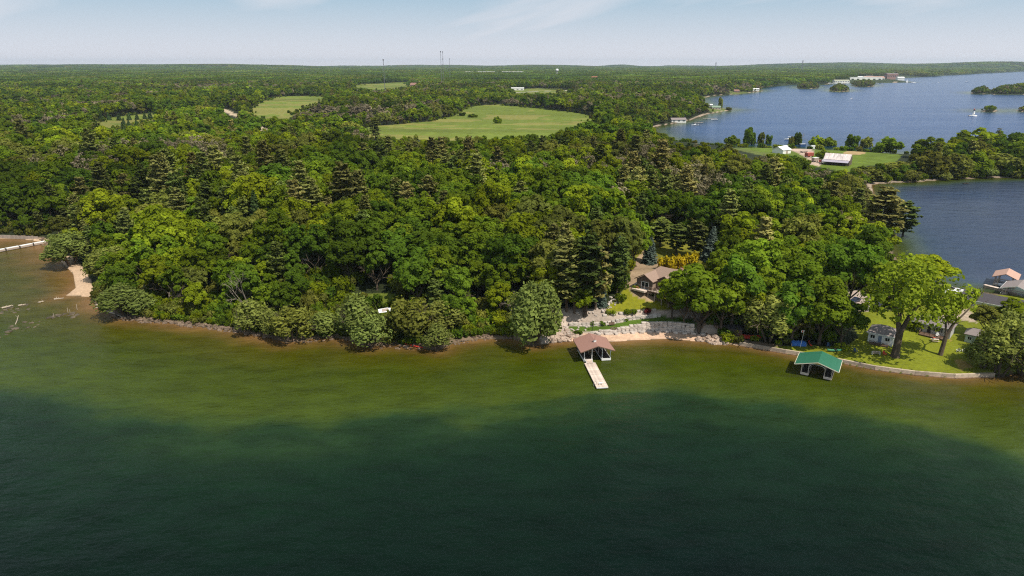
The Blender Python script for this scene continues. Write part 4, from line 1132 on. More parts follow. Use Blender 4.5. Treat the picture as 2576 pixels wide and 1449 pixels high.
# ------------------------------------------------------------------ the brown house
hb = thing('brown_house', 'single storey brown house with taupe shingle roof and a long deck above the lawn', 'house', (38.9, 202.9, 9.0), math.radians(-43))
MB().box((2.83, 3.6, .8), (5.3, 7.2, 4.2)).build('wall', W_TAN, hb)
MB().prism([(.18, 2.9), (5.48, 2.9), (2.83, 4.55)], .0, .08).build('gable_wall', W_BROWN, hb)
MB().prism([(-.02, 1.2), (5.68, 1.2), (5.68, 2.93), (-.02, 2.93)], -.035, .0).build('shingled_front', W_BROWN, hb)
MB().box((9.6, 7.0, .3), (8.3, 8.4, 5.2)).build('wall', W_TAN, hb)
MB().prism([(5.9, 2.9), (10.6, 2.9), (8.25, 4.35)], 2.72, 2.8).build('gable_wall', W_BROWN, hb)
a = MB(); b = MB()
def slope(p, th=.17): return MB().add([*p, *[(q[0], q[1], q[2] + th) for q in p]], [(0, 1, 2, 3), (4, 5, 6, 7), (0, 1, 5, 4), (1, 2, 6, 5), (2, 3, 7, 6), (3, 0, 4, 7)])
slope([(-.45, -.7, 2.75), (-.45, 6.5, 2.75), (2.83, 6.5, 4.65), (2.83, -.7, 4.65)]).build('roof_slope', R_TAUPE, hb)
slope([(2.83, -.7, 4.654), (2.83, 6.5, 4.654), (6.1, 6.5, 2.75), (6.1, -.7, 2.75)]).build('roof_slope', R_TAUPE, hb)
slope([(5.5, 2.1, 2.78), (5.5, 7.4, 2.78), (8.25, 7.4, 4.45), (8.25, 2.1, 4.45)]).build('roof_slope', R_TAUPE, hb)
slope([(8.25, 2.1, 4.454), (8.25, 7.4, 4.454), (11.1, 7.4, 2.78), (11.1, 2.1, 2.78)]).build('roof_slope', R_TAUPE, hb)
slope([(.1, 3.2, 2.72), (14.3, 3.2, 2.72), (11.0, 7.4, 5.7), (3.6, 7.4, 5.7)]).build('roof_slope', R_TAUPE, hb)
slope([(14.3, 11.6, 2.72), (.1, 11.6, 2.72), (3.6, 7.4, 5.7), (11.0, 7.4, 5.7)]).build('roof_slope', R_TAUPE, hb)
slope([(.1, 11.6, 2.724), (.1, 3.2, 2.724), (3.6, 7.39, 5.704), (3.6, 7.41, 5.704)]).build('roof_slope', R_TAUPE, hb)
slope([(14.3, 3.2, 2.724), (14.3, 11.6, 2.724), (11.0, 7.41, 5.704), (11.0, 7.39, 5.704)]).build('roof_slope', R_TAUPE, hb)
for (p, q) in (((-.45, 2.80), (2.83, 4.70)), ((2.83, 4.70), (6.1, 2.80))):
    MB().prism([(p[0], p[1] - .12), (q[0], q[1] - .12), (q[0], q[1] + .16), (p[0], p[1] + .16)], -.78, -.71).build('barge_board', BROWNW, hb)
for (p, q) in (((5.5, 2.83), (8.25, 4.5)), ((8.25, 4.5), (11.1, 2.83))):
    MB().prism([(p[0], p[1] - .12), (q[0], q[1] - .12), (q[0], q[1] + .16), (p[0], p[1] + .16)], 2.02, 2.09).build('barge_board', BROWNW, hb)
sd_ = MB()
for xx in (1.75, 3.0, 4.25): sd_.box((xx, -.07, 1.12), (.14, .10, 2.3))
for zz in (.02, 2.22): sd_.box((3.0, -.07, zz), (2.5, .10, .13))
sdo = sd_.build('sliding_door', WHITE, hb)
for xx in (2.375, 3.625): MB().box((xx, -.06, 1.12), (1.1, .04, 2.06)).build('pane', GLASS, sdo)
window(hb, (7.2, 2.66, 1.3), 1.5, 1.9); window(hb, (9.3, 2.66, 1.3), 1.6, 1.9); window(hb, (12.2, 2.76, 1.6), 1.4, 1.2)
MB().box((9.2, .95, -.12), (9.6, 3.3, .16)).build('deck', GREYW, hb)
MB().box((9.2, -.73, -.22), (9.6, .08, .34)).build('deck_fascia', BROWNW, hb)
for xx in (4.6, 7.0, 9.4, 11.8, 13.8): MB().box((xx, -.5, -2.0), (.2, .2, 3.7)).build('deck_post', GREYW, hb)
railing(hb, (4.5, -.6), (13.9, -.6), 9, z=-.04, m=BROWNW); railing(hb, (13.9, -.6), (13.9, 2.5), 3, z=-.04, m=BROWNW)
MB().box((2.0, -1.3, -.25), (4.6, 2.0, .5)).build('patio', PALEW, hb)
MB().box((.6, -1.0, .25), (1.5, .5, .5)).build('planter_box', mat('terracotta', (.33, .13, .07), .8, .2), hb)
for k in range(6): MB().box((-.9 - .35 * k * .3, -.2 + .55 * k, -.55 + .18 * k), (1.0, .5, .22)).build('garden_step', STONE, hb)
MB().box((10.5, 8.2, 5.9), (.7, .7, 1.0)).build('chimney', W_BRICK, hb)
for k, (xx, yy) in enumerate(((6.2, .9), (9.9, 1.0))):
    w_ = hb.matrix_basis @ Vector((xx, yy, -.03)); garden_chair(('tan chair on the deck near the corner of the brown house', 'tan chair farther along the deck of the brown house')[k], w_, math.radians(140 + 60 * k), W_TAN, 'deck chairs')

# ------------------------------------------------------------------ cottage point
wc = house('white_cottage', 'small white clapboard cottage with hipped grey roof behind the great cottonwood', 'cottage', (103.5, 177.2, 1.75), math.radians(-38), 6.2, 6.0, 2.55, 1.75, WHITE, R_GREY, hip=2.6, over=.45,
           fronts=((-1.95, 1.5, 1.05, .9, 1), (1.75, 1.5, 1.05, .9, 1)), doors=((-.1, .85, 2.0, mat('pale_blue_door', (.16, .22, .32), .5, .1)),), trim=WHITE, sides=((1, 0, 1.5, .9, .9),))
MB().box((0, -3.9, -.12), (4.6, 1.7, .18)).build('porch', BROWNW, wc); railing(wc, (-2.3, -4.7), (2.3, -4.7), 4, z=-.05, h=.8)
gc = house('grey_cottage', 'long grey cottage with black shutters and a dark railed deck', 'cottage', (121.4, 183.3, 2.1), math.radians(-42), 9.4, 6.2, 2.6, 1.7, W_GREY, R_GREY, hip=2.2, over=.5,
           fronts=((-3.1, 1.55, 1.3, 1.0, 1), (1.6, 1.55, 1.3, 1.0, 1), (3.6, 1.55, .9, 1.0, 0)), doors=((-.6, .9, 2.0, BLACK),), trim=WHITE, sides=((-1, 0, 1.5, .9, .9),))
for xx in (-4.05, -2.15, .68, 2.52): MB().box((xx, -3.16, 1.55), (.32, .05, 1.15)).build('shutter', BLACK, gc)
MB().box((.8, -4.5, -.1), (6.6, 2.5, .2)).build('deck', BROWNW, gc); railing(gc, (-2.5, -5.7), (4.1, -5.7), 5, z=0, h=.85); railing(gc, (-2.5, -5.7), (-2.5, -3.4), 2, z=0, h=.85)
w_ = gc.matrix_basis @ Vector((1.9, -4.6, .0)); garden_chair('white chair on the dark deck of the grey cottage', w_, math.radians(-30), WHITE)
x, y, z = at(2452, 868)
house('small_cabin', 'tiny pale green cabin half hidden by the right hand trees', 'cabin', (x + 1.6, y + 2.4, z), math.radians(-40), 4.6, 4.4, 2.4, 1.3, W_MINT, R_GREY, hip=1.6, fronts=((-1.2, 1.4, .8, .8, 1), (1.2, 1.4, .9, 1.0, 1)), sides=((-1, 0, 1.5, .9, .8),))
lb_ = house('cove_house', 'long low pale house with charcoal roof beside the cove', 'house', (153.2, 204.4, 1.5), math.radians(-43), 17, 9, 2.3, 1.7, W_MINT, R_DARK, over=.4,
            fronts=((-5.8, 1.3, 1.0, .8, 1), (-.6, 1.3, 1.6, .9, 2), (4, 1.3, 1.2, .9, 1)), trim=WHITE, sides=((-1, 0, 1.3, 1.0, .9),))
# cove boathouses, walks and boats
pb = boathouse('salmon roofed open boathouse at the outer end of the cove docks', (176.5, 233.0, 0), math.radians(-40), 7.6, 9.6, 3.3, 4.9, R_PINK, [(-3.2, -1.9), (1.9, 3.2)], GREYW, PALEW, BROWNW, braces=False)
motorboat('white runabout moored under the salmon boathouse roof', (174.6, 231.0, .05), math.radians(150), 5.2, cabin=False)
db = boathouse('grey brown roofed boathouse with white rails in the cove', (171.6, 219.6, 0), math.radians(-45), 9.0, 10.4, 3.3, 4.8, R_GREY, [(-4.0, -2.9), (2.9, 4.0)], GREYW, PALEW, WHITE, braces=False)
for k in range(3): MB().box((-4.1, -4.0 + 4 * k, 1.7), (.08, 3.8, .10)).build('rail', WHITE, db)
dk = thing('cove_walk', 'white edged plank walk along the cove seawall', 'dock', (0, 0, 0))
p_ = [G(2374 + 101, 722), G(2520, 733), G(2555, 745)]
for (a, b) in zip(p_[:-1], p_[1:]):
    L_ = math.dist(a, b); ang = math.atan2(b[1] - a[1], b[0] - a[0]); n_ = round(L_ / .6)
    for k in range(n_):
        q = (k + .5) / n_; MB().box((a[0] + (b[0] - a[0]) * q, a[1] + (b[1] - a[1]) * q, .9), (L_ / n_ - .03, 1.5, .08), ang).build('plank', PALEW, dk)
    MB().box(((a[0] + b[0]) / 2, (a[1] + b[1]) / 2, .3), (L_, 1.2, 1.1), ang).build('crib', CONC, dk)
motorboat('white cabin cruiser on stands beside the cove house', (146.8, 216.0, 2.3), math.radians(205), 8.5)
MB().box((0, 0, -.5), (3.0, 1.6, 1.0)).build('boat_stand', BROWNW, bpy.data.objects['motorboat.001'])
motorboat('dark covered boat on a trailer by the cove house', (143.2, 208.6, 2.0), math.radians(200), 6.0, cover=CANVAS, hullm=CANVAS)
motorboat('small white skiff drawn up at the end of the cove walk', (161.0, 205.5, 1.0), math.radians(20), 4.0, cabin=False)

def car(label, loc, rz, paint, name='parked_car', cat='car', van=False):
    t = thing(name, label, cat, loc, rz)
    prof = [(-2.2, .35), (2.2, .35), (2.25, .62), (2.1, .8), (1.2, .92), (-1.75, .98), (-2.2, .85)]
    MB().prism(prof, -.88, .88).build('body', paint, t)
    top = [(.95, .92), (.3, 1.38), (-.9, 1.42), (-1.75, .98)] if not van else [(1.2, .92), (.9, 1.75), (-2.1, 1.8), (-2.15, .98)]
    vs_ = [(p[0], s * (.86 if p[1] < 1.1 else .66), p[1]) for s in (-1, 1) for p in top]
    MB().add(vs_, [(0, 1, 2, 3), (4, 7, 6, 5), (0, 4, 5, 1), (1, 5, 6, 2), (2, 6, 7, 3)]).build('cabin', paint, t)
    for s in (-1, 1):
        sc_ = .985
        q = [(p[0] * .86 - .05, s * ((.845 if p[1] < 1.1 else .67) + .012), p[1] * .98 + .02 - (.04 if p[1] > 1.1 else -.02)) for p in top]
        MB().add(q, [(0, 1, 2, 3)]).build('side_window', GLASS, t)
        MB().box((2.2, s * .62, .68), (.10, .34, .14)).build('headlight', WHITE, t); MB().box((-2.2, s * .66, .78), (.06, .3, .14)).build('tail_light', RED_PL, t)
        for xx in (-1.35, 1.38):
            w_ = MB().tube((xx, s * .72, .33), (xx, s * .92, .33), .33, n=14).build('wheel', RUBBER, t); MB().tube((xx, s * .915, .33), (xx, s * .935, .33), .2, n=10).build('rim', METAL, w_)
    f0, f1 = top[0], top[1]; k0, k1 = top[3], top[2]
    for (p, q) in ((f0, f1), (k0, k1)):
        e = .02 if p is f0 else -.02
        MB().add([(p[0] * .97 + e, -.74, p[1] + .05), (p[0] * .97 + e, .74, p[1] + .05), (q[0] + e * 2, .58, q[1] - .03), (q[0] + e * 2, -.58, q[1] - .03)], [(0, 1, 2, 3)]).build('windscreen' if p is f0 else 'rear_window', GLASS, t)
    return t
car('dark blue sedan parked on the gravel turning circle', (110.2, 207.3, zf(110.2, 207.3)), math.radians(218), BLUE_CAR)
car('pale tan car half under the trees beside the blue sedan', (114.2, 205.2, zf(114.2, 205.2)), math.radians(215), mat('car_tan_paint', (.42, .30, .25), .35, .08, spec=.6))
# open timber shelter, picnic table, seats and toys on the lawn
x, y, z = at(2196, 790)
sh = thing('open_shelter', 'small black roofed open shelter with white corner post at the edge of the drive', 'shelter', (112.6, 199.4, zf(112.6, 199.4)), math.radians(-38))
MB().box((0, 0, 2.3), (3.4, 3.0, .16), rx=.12).build('roof', BLACK, sh); MB().box((0, 1.3, 1.1), (3.2, .1, 2.2)).build('back_wall', BLACK, sh)
for xx, yy in ((-1.6, -1.4), (1.6, -1.4), (-1.6, 1.35), (1.6, 1.35)): MB().box((xx, yy, 1.05), (.16, .16, 2.4)).build('post', WHITE, sh)
MB().box((0, 0, .45), (2.4, 1.8, .7)).build('stacked_gear', DARKW, sh)
pt_ = thing('picnic_table', 'weathered picnic table with red and white gear on the lawn', 'picnic table', (117.7, 176.2, zf(117.7, 176.2)), math.radians(-15))
for k in range(5): MB().box((0, -.32 + .16 * k, .75), (1.9, .145, .05)).build('slat', PALEW, pt_)
for s in (-1, 1):
    MB().box((0, s * .75, .44), (1.9, .28, .05)).build('seat', PALEW, pt_)
    MB().box((s * .65, 0, .4), (.10, 1.5, .08)).build('leg', BROWNW, pt_); MB().box((s * .65, .35, .38), (.09, .09, .85), rx=.5).build('leg', BROWNW, pt_); MB().box((s * .65, -.35, .38), (.09, .09, .85), rx=-.5).build('leg', BROWNW, pt_)
ic = thing('cooler', 'white cooler standing on the picnic table', 'cooler', (117.4, 176.3, zf(117.7, 176.2) + .78), .3)
MB().box((0, 0, .17), (.6, .36, .34)).build('body', WHITE, ic); MB().box((0, 0, .37), (.63, .39, .06)).build('lid', RED_PL, ic)
garden_chair('blue garden chair under the trees behind the green dinghy', (*G(2016, 819 + 65, 1.3), zf(*G(2016, 884, 1.3))), math.radians(-10), BLUE_PL, 'lawn chairs')
bpy.data.objects['garden_chair.003'].location = (86.9, 173.4, zf(86.9, 173.4))
garden_chair('blue garden chair at the edge of shade left of the cottonwood', (92.6, 169.7, zf(92.6, 169.7)), math.radians(20), BLUE_PL, 'lawn chairs')
garden_chair('red garden chair at the foot of the cottonwood trunk', (99.3, 167.6, zf(99.3, 167.6)), math.radians(10), RED_PL, 'lawn chairs')
for (u, v, lb) in ((2410, 885, 'white garden chair in shade right of the leaning tree, left one of the pair'), (2424, 885, 'white garden chair in shade right of the leaning tree, right one of the pair')):
    x, y, z = at(u, v); garden_chair(lb, (x, y, z), math.radians(160), WHITE, 'lawn chairs')
wb = thing('garden_bench', 'white framed bench in the shade left of the red chair', 'bench', (97.2, 168.0, zf(97.2, 168.0)), math.radians(-5))
MB().box((0, 0, .45), (2.0, .5, .06)).build('seat', GREYW, wb); MB().box((0, .25, .75), (2.0, .05, .4)).build('backrest', GREYW, wb)
for s in (-1, 1): MB().box((s * .98, .05, .45), (.07, .55, .9)).build('leg', WHITE, wb)
di = kayak('green dinghy turned over on the lawn behind the green boathouse', (87.3, 170.3, zf(87.3, 170.3) + .1), math.radians(5), GREEN_PL, 2.9, 'dinghy'); di.scale = (1, 1.9, 1.5)
x, y = 79.3, 175.0
tp = thing('tarp_stack', 'blue tarpaulin draped over a low frame at the edge of the trees', 'tarpaulin', (x, y, zf(x, y)), math.radians(-8))
m = MB(); r2 = random.Random(9); nx_ = 9; pr = [(-.9, .02), (-.8, .9), (-.3, 1.25), (.3, 1.25), (.8, .85), (.95, .02)]
vs_ = [(-1.9 + 3.8 * k / (nx_ - 1), p[0] + r2.uniform(-.08, .08), p[1] + r2.uniform(-.1, .1) * (p[1] > .1) - .15 * (k in (0, nx_ - 1))) for k in range(nx_) for p in pr]
fs_ = [(k * 6 + j, k * 6 + j + 1, k * 6 + j + 7, k * 6 + j + 6) for k in range(nx_ - 1) for j in range(5)] + [tuple(range(6)), tuple(range(nx_ * 6 - 1, nx_ * 6 - 7, -1))]
m.add(vs_, fs_).build('tarpaulin', BLUE_TARP, tp)
for s in (-1, 1): MB().tube((s * 2.0, -.95, -.1), (s * 2.0, -.95, .9), .05, n=5).build('stake', PALEW, tp)
kayak('short red kayak leaning beside the blue tarpaulin', (82.2, 175.0, zf(82.2, 175.0) + .3), math.radians(80), RED_PL, 2.6, roll=.9)
fp_ = thing('flagpole', 'white pole with a small red and white flag by the blue tarpaulin', 'flagpole', (79.2, 173.4, zf(79.2, 173.4)))
fp_.rotation_euler = (0, .10, 0)
MB().tube((0, 0, -.3), (0, 0, 5.2), .055, .04, n=7).build('pole', WHITE, fp_)
fl = MB(); 
for k in range(4): fl.box((-.12 - .2 * k, .03 * math.sin(k * 1.6), 4.75), (.21, .03, .62), .25 * math.cos(k * 1.6))
fg = fl.build('flag', WHITE, fp_); MB().box((-.42, -.03, 4.75), (.3, .05, .5)).build('flag_emblem', RED_PL, fg)
for k, (u, v) in enumerate(((1888, 846), (1893, 849), (1898, 852))):
    x, y, z = at(u, v); kayak(('red kayak nearest the trees on the shady bank', 'red kayak in the middle of the three on the shady bank', 'red kayak nearest the water on the shady bank')[k], (x, y, max(z, .6) + .05), math.radians(-4 + 5 * k), RED_PL, 4.2, group='red kayaks on the bank')
x, y, z = at(1852, 846)
hut = thing('shore_hut', 'low dark brown hut with flat roof at the right end of the beach', 'hut', (x, y + 1.5, z), math.radians(-12))
MB().box((0, 0, .95), (3.6, 2.6, 2.3)).build('wall', BROWNW, hut); MB().box((0, 0, 2.2), (4.2, 3.2, .18), rx=.08).build('roof', R_DARK, hut); MB().box((-.6, -1.33, .85), (.9, .06, 1.8)).build('door', DARKW, hut)

# ------------------------------------------------------------------ left shore
pier = thing('white_pier', 'long white topped pier crossing the left edge of the picture', 'pier', (*G(60, 623), 0), 0)
pa, pbq = G(-60, 645), G(116, 612); L_ = math.dist(pa, pbq); ang = math.atan2(pbq[1] - pa[1], pbq[0] - pa[0]); px0, py0 = G(60, 623)
nseg = 5
for k in range(nseg):
    q = (k + .5) / nseg; c = (pa[0] + (pbq[0] - pa[0]) * q - px0, pa[1] + (pbq[1] - pa[1]) * q - py0)
    MB().box((*c, 1.05), (L_ / nseg - .35, 1.7, .14), ang).build('deck_section', WHITE, pier)
    MB().box((c[0] + .9 * math.sin(ang), c[1] - .9 * math.cos(ang), .62), (L_ / nseg - .3, .12, .75), ang).build('side_board', GREYW, pier)
    for s in (-.48, .48):
        MB().tube((c[0] + math.cos(ang) * L_ / nseg * s + 1.0 * math.sin(ang), c[1] + math.sin(ang) * L_ / nseg * s - 1.0 * math.cos(ang), -1.4), (c[0] + math.cos(ang) * L_ / nseg * s + 1.0 * math.sin(ang), c[1] + math.sin(ang) * L_ / nseg * s - 1.0 * math.cos(ang), 1.35), .16, n=6).build('pile', DARKW, pier)
crib = thing('timber_bulkhead', 'grey plank bulkhead behind the pale sand at the far left', 'bulkhead', (*G(40, 598), 0))
ca, cb = G(-40, 597), G(98, 603); L_ = math.dist(ca, cb); ang = math.atan2(cb[1] - ca[1], cb[0] - ca[0]); bx0, by0 = G(40, 598)
for k in range(46):
    q = (k + .5) / 46; MB().box((ca[0] + (cb[0] - ca[0]) * q - bx0, ca[1] + (cb[1] - ca[1]) * q - by0 - .4, .55), (L_ / 46 - .05, .16, 2.1 + r_.uniform(-.15, .15)), ang).build('plank', GREYW, crib)
def log(label, a, b, rad, z0=.15, z1=.15, m=DRIFT, name='driftwood_log', cat='log'):
    t = thing(name, label, cat, (*a, 0)); v = Vector((b[0] - a[0], b[1] - a[1], z1 - z0)); mb_ = MB(); n_ = 5; prev = Vector((0, 0, z0)); rr2 = random.Random(int(a[0] * 10))
    for k in range(1, n_ + 1):
        q = Vector((0, 0, z0)) + v * (k / n_) + Vector((rr2.uniform(-1, 1), rr2.uniform(-1, 1), 0)) * rad * .4; mb_.tube(prev, q, rad * (1.05 - .09 * k), rad * (.98 - .09 * k), 7, cap=(k in (1, n_))); prev = q
    mb_.build('log', m, t); br = MB()
    for k in range(3):
        s = Vector((0, 0, z0)) + v * (.3 + .25 * k); br.tube(s, s + Vector((rr2.uniform(-.8, .8), rr2.uniform(-.8, .8), rr2.uniform(.2, .8))), rad * .3, .02, 4)
    br.build('branch_stub', m, t)
log('thick pale driftwood log at the point of the left wood', G(243, 768), G(280, 788), .38); log('second pale log lying lower along the left point', G(276, 786), G(318, 802), .34)
log('thin forked driftwood stick beside the left point', G(238, 776), G(262, 772), .16); log('pale log stranded at the tip of the sand spit', G(136, 754), G(160, 751), .3)
log('low pale log awash left of the sand spit', G(46, 770), G(66, 766), .28); log('dark tangled snag awash at the far left', G(5, 776), G(34, 772), .34, z1=.5); log('short stub of log awash between the spit and the snag', G(97, 762), G(110, 759), .26)
log('white pole slanting out of the shallows at left', G(38, 817), G(49, 803), .13, z0=-.2, z1=1.3, name='slanting_pole', cat='pole')
for u, v, hh_, lb in ((135, 797, 1.3, 'thin pale post standing in the shallows, left one of the row'), (171, 787, 1.7, 'pair of pale posts standing in the shallows'), (194, 779, 1.9, 'pale post standing in the shallows nearest the shore')):
    x, y = G(u, v); t = thing('mooring_post', lb, 'post', (x, y, 0)); MB().tube((0, 0, -.8), (.08, 0, hh_), .11, .07, n=6).build('post', DRIFT, t)
    if 'pair' in lb: MB().tube((.5, .2, -.8), (.6, .2, hh_ * .6), .11, .08, n=6).build('post', DRIFT, t)
def sunk(label, u, v, a, b, seed):
    rr2 = random.Random(seed); x, y = G(u, v); t = thing('sunken_rocks', label, 'reef', (x, y, 0))
    sp_ = [(x + rr2.gauss(0, a), y + rr2.gauss(0, b), -.28 + rr2.uniform(-.05, .12), rr2.uniform(.8, 1.6), rr2.random() * 6) for _ in range(26)]
    place_stones(t, sp_, [stone_mesh('stone', 80 + k, (1, .9, .6), WETROCK, .5) for k in range(3)], rr2)
sunk('dark half sunken rocks round the slanting pole', 42, 826, 2.4, 4.0, 1); sunk('dark reef just awash beside the left snag', 22, 778, 2.6, 2.2, 2); sunk('brown rocks just under water between the posts', 155, 793, 2.4, 1.1, 3)
kayak('faded red canoe wedged under the shore willows', (*G(1040, 872), .15), math.radians(-28), RED_PL, 4.4, 'canoe', roll=.5)
def wreck(label, u, v, L_, rz, seed):
    x, y, z = at(u, v); t = thing('boat_wreck', label, 'wreck', (x, y, z + .15), rz); hull(L_, L_ * .36, L_ * .13, GELCOAT, 'hull', t); MB().box((-L_ * .1, 0, L_ * .15), (L_ * .35, L_ * .22, .1)).build('broken_deck', GREYW, t); t.rotation_euler = (.35, -.1, rz)
wreck('large white boat wreck lying in the shore grass', 975, 785, 5.6, .15, 1); wreck('small white hull fragment in the brush near the water', 862, 822, 2.2, .5, 2); wreck('white hull fragment half buried in the brush higher up', 855, 807, 2.0, 2.6, 3); wreck('little white scrap right of the large wreck', 993, 791, 1.4, 1.0, 4)
x, y, z = at(772, 662)
house('woodland_cabin', 'white cabin with streaked brown roof deep in the left wood', 'cabin', (x, y, z), math.radians(-30), 6.5, 5, 4.6, 2.0, WHITE, mat('roof_streaked_white', (.50, .44, .40), .8, .4, 1.2, stretch=(1, 4, 1)), fronts=((-1.5, 3.2, 1, 1, 1), (1.5, 3.2, 1, 1, 1)))
x, y, z = at(727, 626)
house('metal_shed', 'pale blue grey metal shed behind the woodland cabin', 'shed', (x, y, z), math.radians(-60), 4.5, 5, 4.8, 1.4, W_MINT, METAL, fronts=((0, 3, 1, 1, 1),))
# ------------------------------------------------------------------ the farm across the neck
bz = zf(241, 510)
bn_ = thing('barn', 'long barn with rust streaked white roof and grey lean-to', 'barn', (240.0, 507.5, bz), math.radians(-36))
MB().box((0, 0, 1.6), (17.5, 9.0, 4.6)).build('wall', W_BROWN, bn_)
for s in (-1, 1): MB().prism([(-4.5, 3.9), (4.5, 3.9), (0, 7.3)], s * 8.7 - .05, s * 8.7 + .05, 'x').build('gable_wall', W_BROWN, bn_)
MB().add([(-9, -5.0, 3.6), (9, -5.0, 3.6), (9, 0, 7.6), (-9, 0, 7.6), (-9, -5.0, 3.75), (9, -5.0, 3.75), (9, 0, 7.75), (-9, 0, 7.75)], [(0, 1, 2, 3), (4, 5, 6, 7), (0, 1, 5, 4), (1, 2, 6, 5), (2, 3, 7, 6), (3, 0, 4, 7)]).build('roof_slope', R_RUST, bn_)
MB().add([(-9, 5.0, 3.6), (9, 5.0, 3.6), (9, 0, 7.59), (-9, 0, 7.59), (-9, 5.0, 3.75), (9, 5.0, 3.75), (9, 0, 7.74), (-9, 0, 7.74)], [(0, 1, 2, 3), (4, 5, 6, 7), (0, 1, 5, 4), (1, 2, 6, 5), (2, 3, 7, 6), (3, 0, 4, 7)]).build('roof_slope', R_RUST, bn_)
MB().add([(-9.3, -9.0, 2.3), (8.7, -9.0, 2.3), (8.7, -4.9, 3.4), (-9.3, -4.9, 3.4), (-9.3, -9.0, 2.42), (8.7, -9.0, 2.42), (8.7, -4.9, 3.52), (-9.3, -4.9, 3.52)], [(0, 1, 2, 3), (4, 5, 6, 7), (0, 1, 5, 4), (1, 2, 6, 5), (2, 3, 7, 6), (3, 0, 4, 7)]).build('lean_to_roof', R_LILAC, bn_)
for k in range(6): MB().box((-9 + 3.5 * k, -8.8, .6), (.25, .25, 3.4)).build('lean_to_post', DARKW, bn_)
for k in range(6): MB().box((0, -2.5 + .004 * k, 0), (.01, .01, .01)) if False else None
fx, fy = G(1963, 378, 7.0)
house('white_shed', 'white roofed shed at the edge of the trees left of the farmyard', 'shed', (fx, fy - 3, zf(fx, fy)), math.radians(35), 11, 10, 3.0, 2.6, WHITE, mat('roof_plain_white', (.72, .70, .69), .5, .08), over=.5, doors=((0, 2.6, 2.4, GREYW),))
def farm_box(name, label, cat, u, v, d, m, top, rz=0.0):
    x, y, z = at(u, v); t = thing(name, label, cat, (x, y, z), rz)
    MB().box((0, 0, .9 + d[2] / 2), d).build('body', m, t); MB().box((0, 0, .95 + d[2]), (d[0] * 1.02, d[1] * 1.02, .1)).build('roof', top, t)
    for sx in (-.32, .32):
        for sy in (-.42, .42): MB().tube((sx * d[0], sy * d[1] - .12, .45), (sx * d[0], sy * d[1] + .12, .45), .45, n=10).build('wheel', RUBBER, t)
    MB().box((d[0] * .56, 0, .7), (d[0] * .14, d[1] * .2, .12)).build('tow_bar', BLACK, t)
farm_box('camper_trailer', 'long white camper trailer at the back of the farmyard', 'trailer', 1986, 374, (8, 2.5, 2.2), WHITE, WHITE, .1)
farm_box('camper_trailer', 'short white camper trailer left of the long one', 'trailer', 1974, 376, (5, 2.4, 2.0), WHITE, WHITE, .5)
farm_box('box_trailer', 'dark box trailer beside the lake in the farmyard', 'trailer', 2018, 372, (5.5, 2.4, 2.8), BLUE_PL, WHITE, .2)
farm_box('box_trailer', 'white box trailer at the right corner of the farmyard', 'trailer', 2044, 377, (4, 2.6, 3.2), WHITE, WHITE, .1)
farm_box('hay_wagon', 'flat grey wagon in the middle of the farmyard', 'wagon', 2022, 384, (6, 2.2, .5), GREYW, GREYW, .3)
farm_box('red_harvester', 'red farm machine parked below the farmyard', 'farm machine', 2035, 395, (7, 3.2, 2.4), REDM, R_RED, .5)
farm_box('tool_trailer', 'white topped trailer left of the barn', 'trailer', 2050, 407, (6, 2.4, 2.2), GREYW, WHITE, .6)
farm_box('red_harvester', 'rusty machine among the scrap beside the barn', 'farm machine', 2064, 410, (4.5, 2.4, 1.6), REDM, BROWNW, 1.2)
farm_box('water_tank_cart', 'small white tank cart in front of the barn corner', 'cart', 2072, 413, (2.2, 2, 2.2), WHITE, WHITE, .2)

# ------------------------------------------------------------------ the bay: light tower, boats, far shore
lx, ly = G(2448, 292)
lt = thing('light_tower', 'white light tower with dark lantern on a round pier in the bay', 'lighthouse', (lx, ly, 0))
MB().lathe([(5.2, -1.5), (5.2, .9), (4.9, 1.2)], 20).build('pier', mat('pier_white', (.72, .70, .68), .8, .1), lt)
MB().box((-5.6, 0, .2), (3.2, 2.4, 1.4)).build('landing', CONC, lt)
MB().lathe([(1.9, 1.2), (1.5, 5.0), (1.25, 8.2)], 14).build('tower', WHITE, lt)
gl = MB().lathe([(1.7, 8.2), (1.7, 8.5)], 14).build('gallery', BLACK, lt)
ln = MB().lathe([(1.0, 8.5), (1.0, 10.0)], 10).build('lantern', BLACK, lt); MB().lathe([(1.25, 10.0), (.6, 10.7), (.05, 11.4)], 10).build('lantern_roof', REDM, ln)
MB().box((0, -1.85, 2.1), (.9, .12, 1.8)).build('door', BLACK, lt)
motorboat('white motor launch under way in the middle of the bay', (*G(2142, 250), 0), math.radians(200), 9, tower=True)
motorboat('white cruiser far out beyond the light tower', (*G(2432, 207), 0), math.radians(170), 14, tower=True)
motorboat('tiny white boat between the harbour and the far cruiser', (*G(2361, 208), 0), math.radians(190), 9)
motorboat('white covered launch moored off the inlet shore', (*G(1749, 316), 0), math.radians(178), 9.5, tower=False)
motorboat('slim white boat alongside the long inlet dock', (*G(1797, 302), 0), math.radians(180), 9, cabin=False)
motorboat('white pontoon boat behind the bare trees of the farm shore', (*G(1983, 352), 0), math.radians(170), 8, tower=True)
motorboat('dark little fishing boat in the cove', (*G(2430, 463), 0), math.radians(10), 4.2, cabin=False, hullm=DARKW)
motorboat('white dinghy at the cove shore beside the tall pines', (*G(2237, 505), 0), math.radians(60), 4.5, cabin=False)
sailboat('two masted white tour boat off the harbour point', (*G(2297, 209), 0), .2, 22, sail=False)
sailboat('white sailboat with raised sail beside the tour boat', (*G(2281, 208.5), 0), .1, 12)
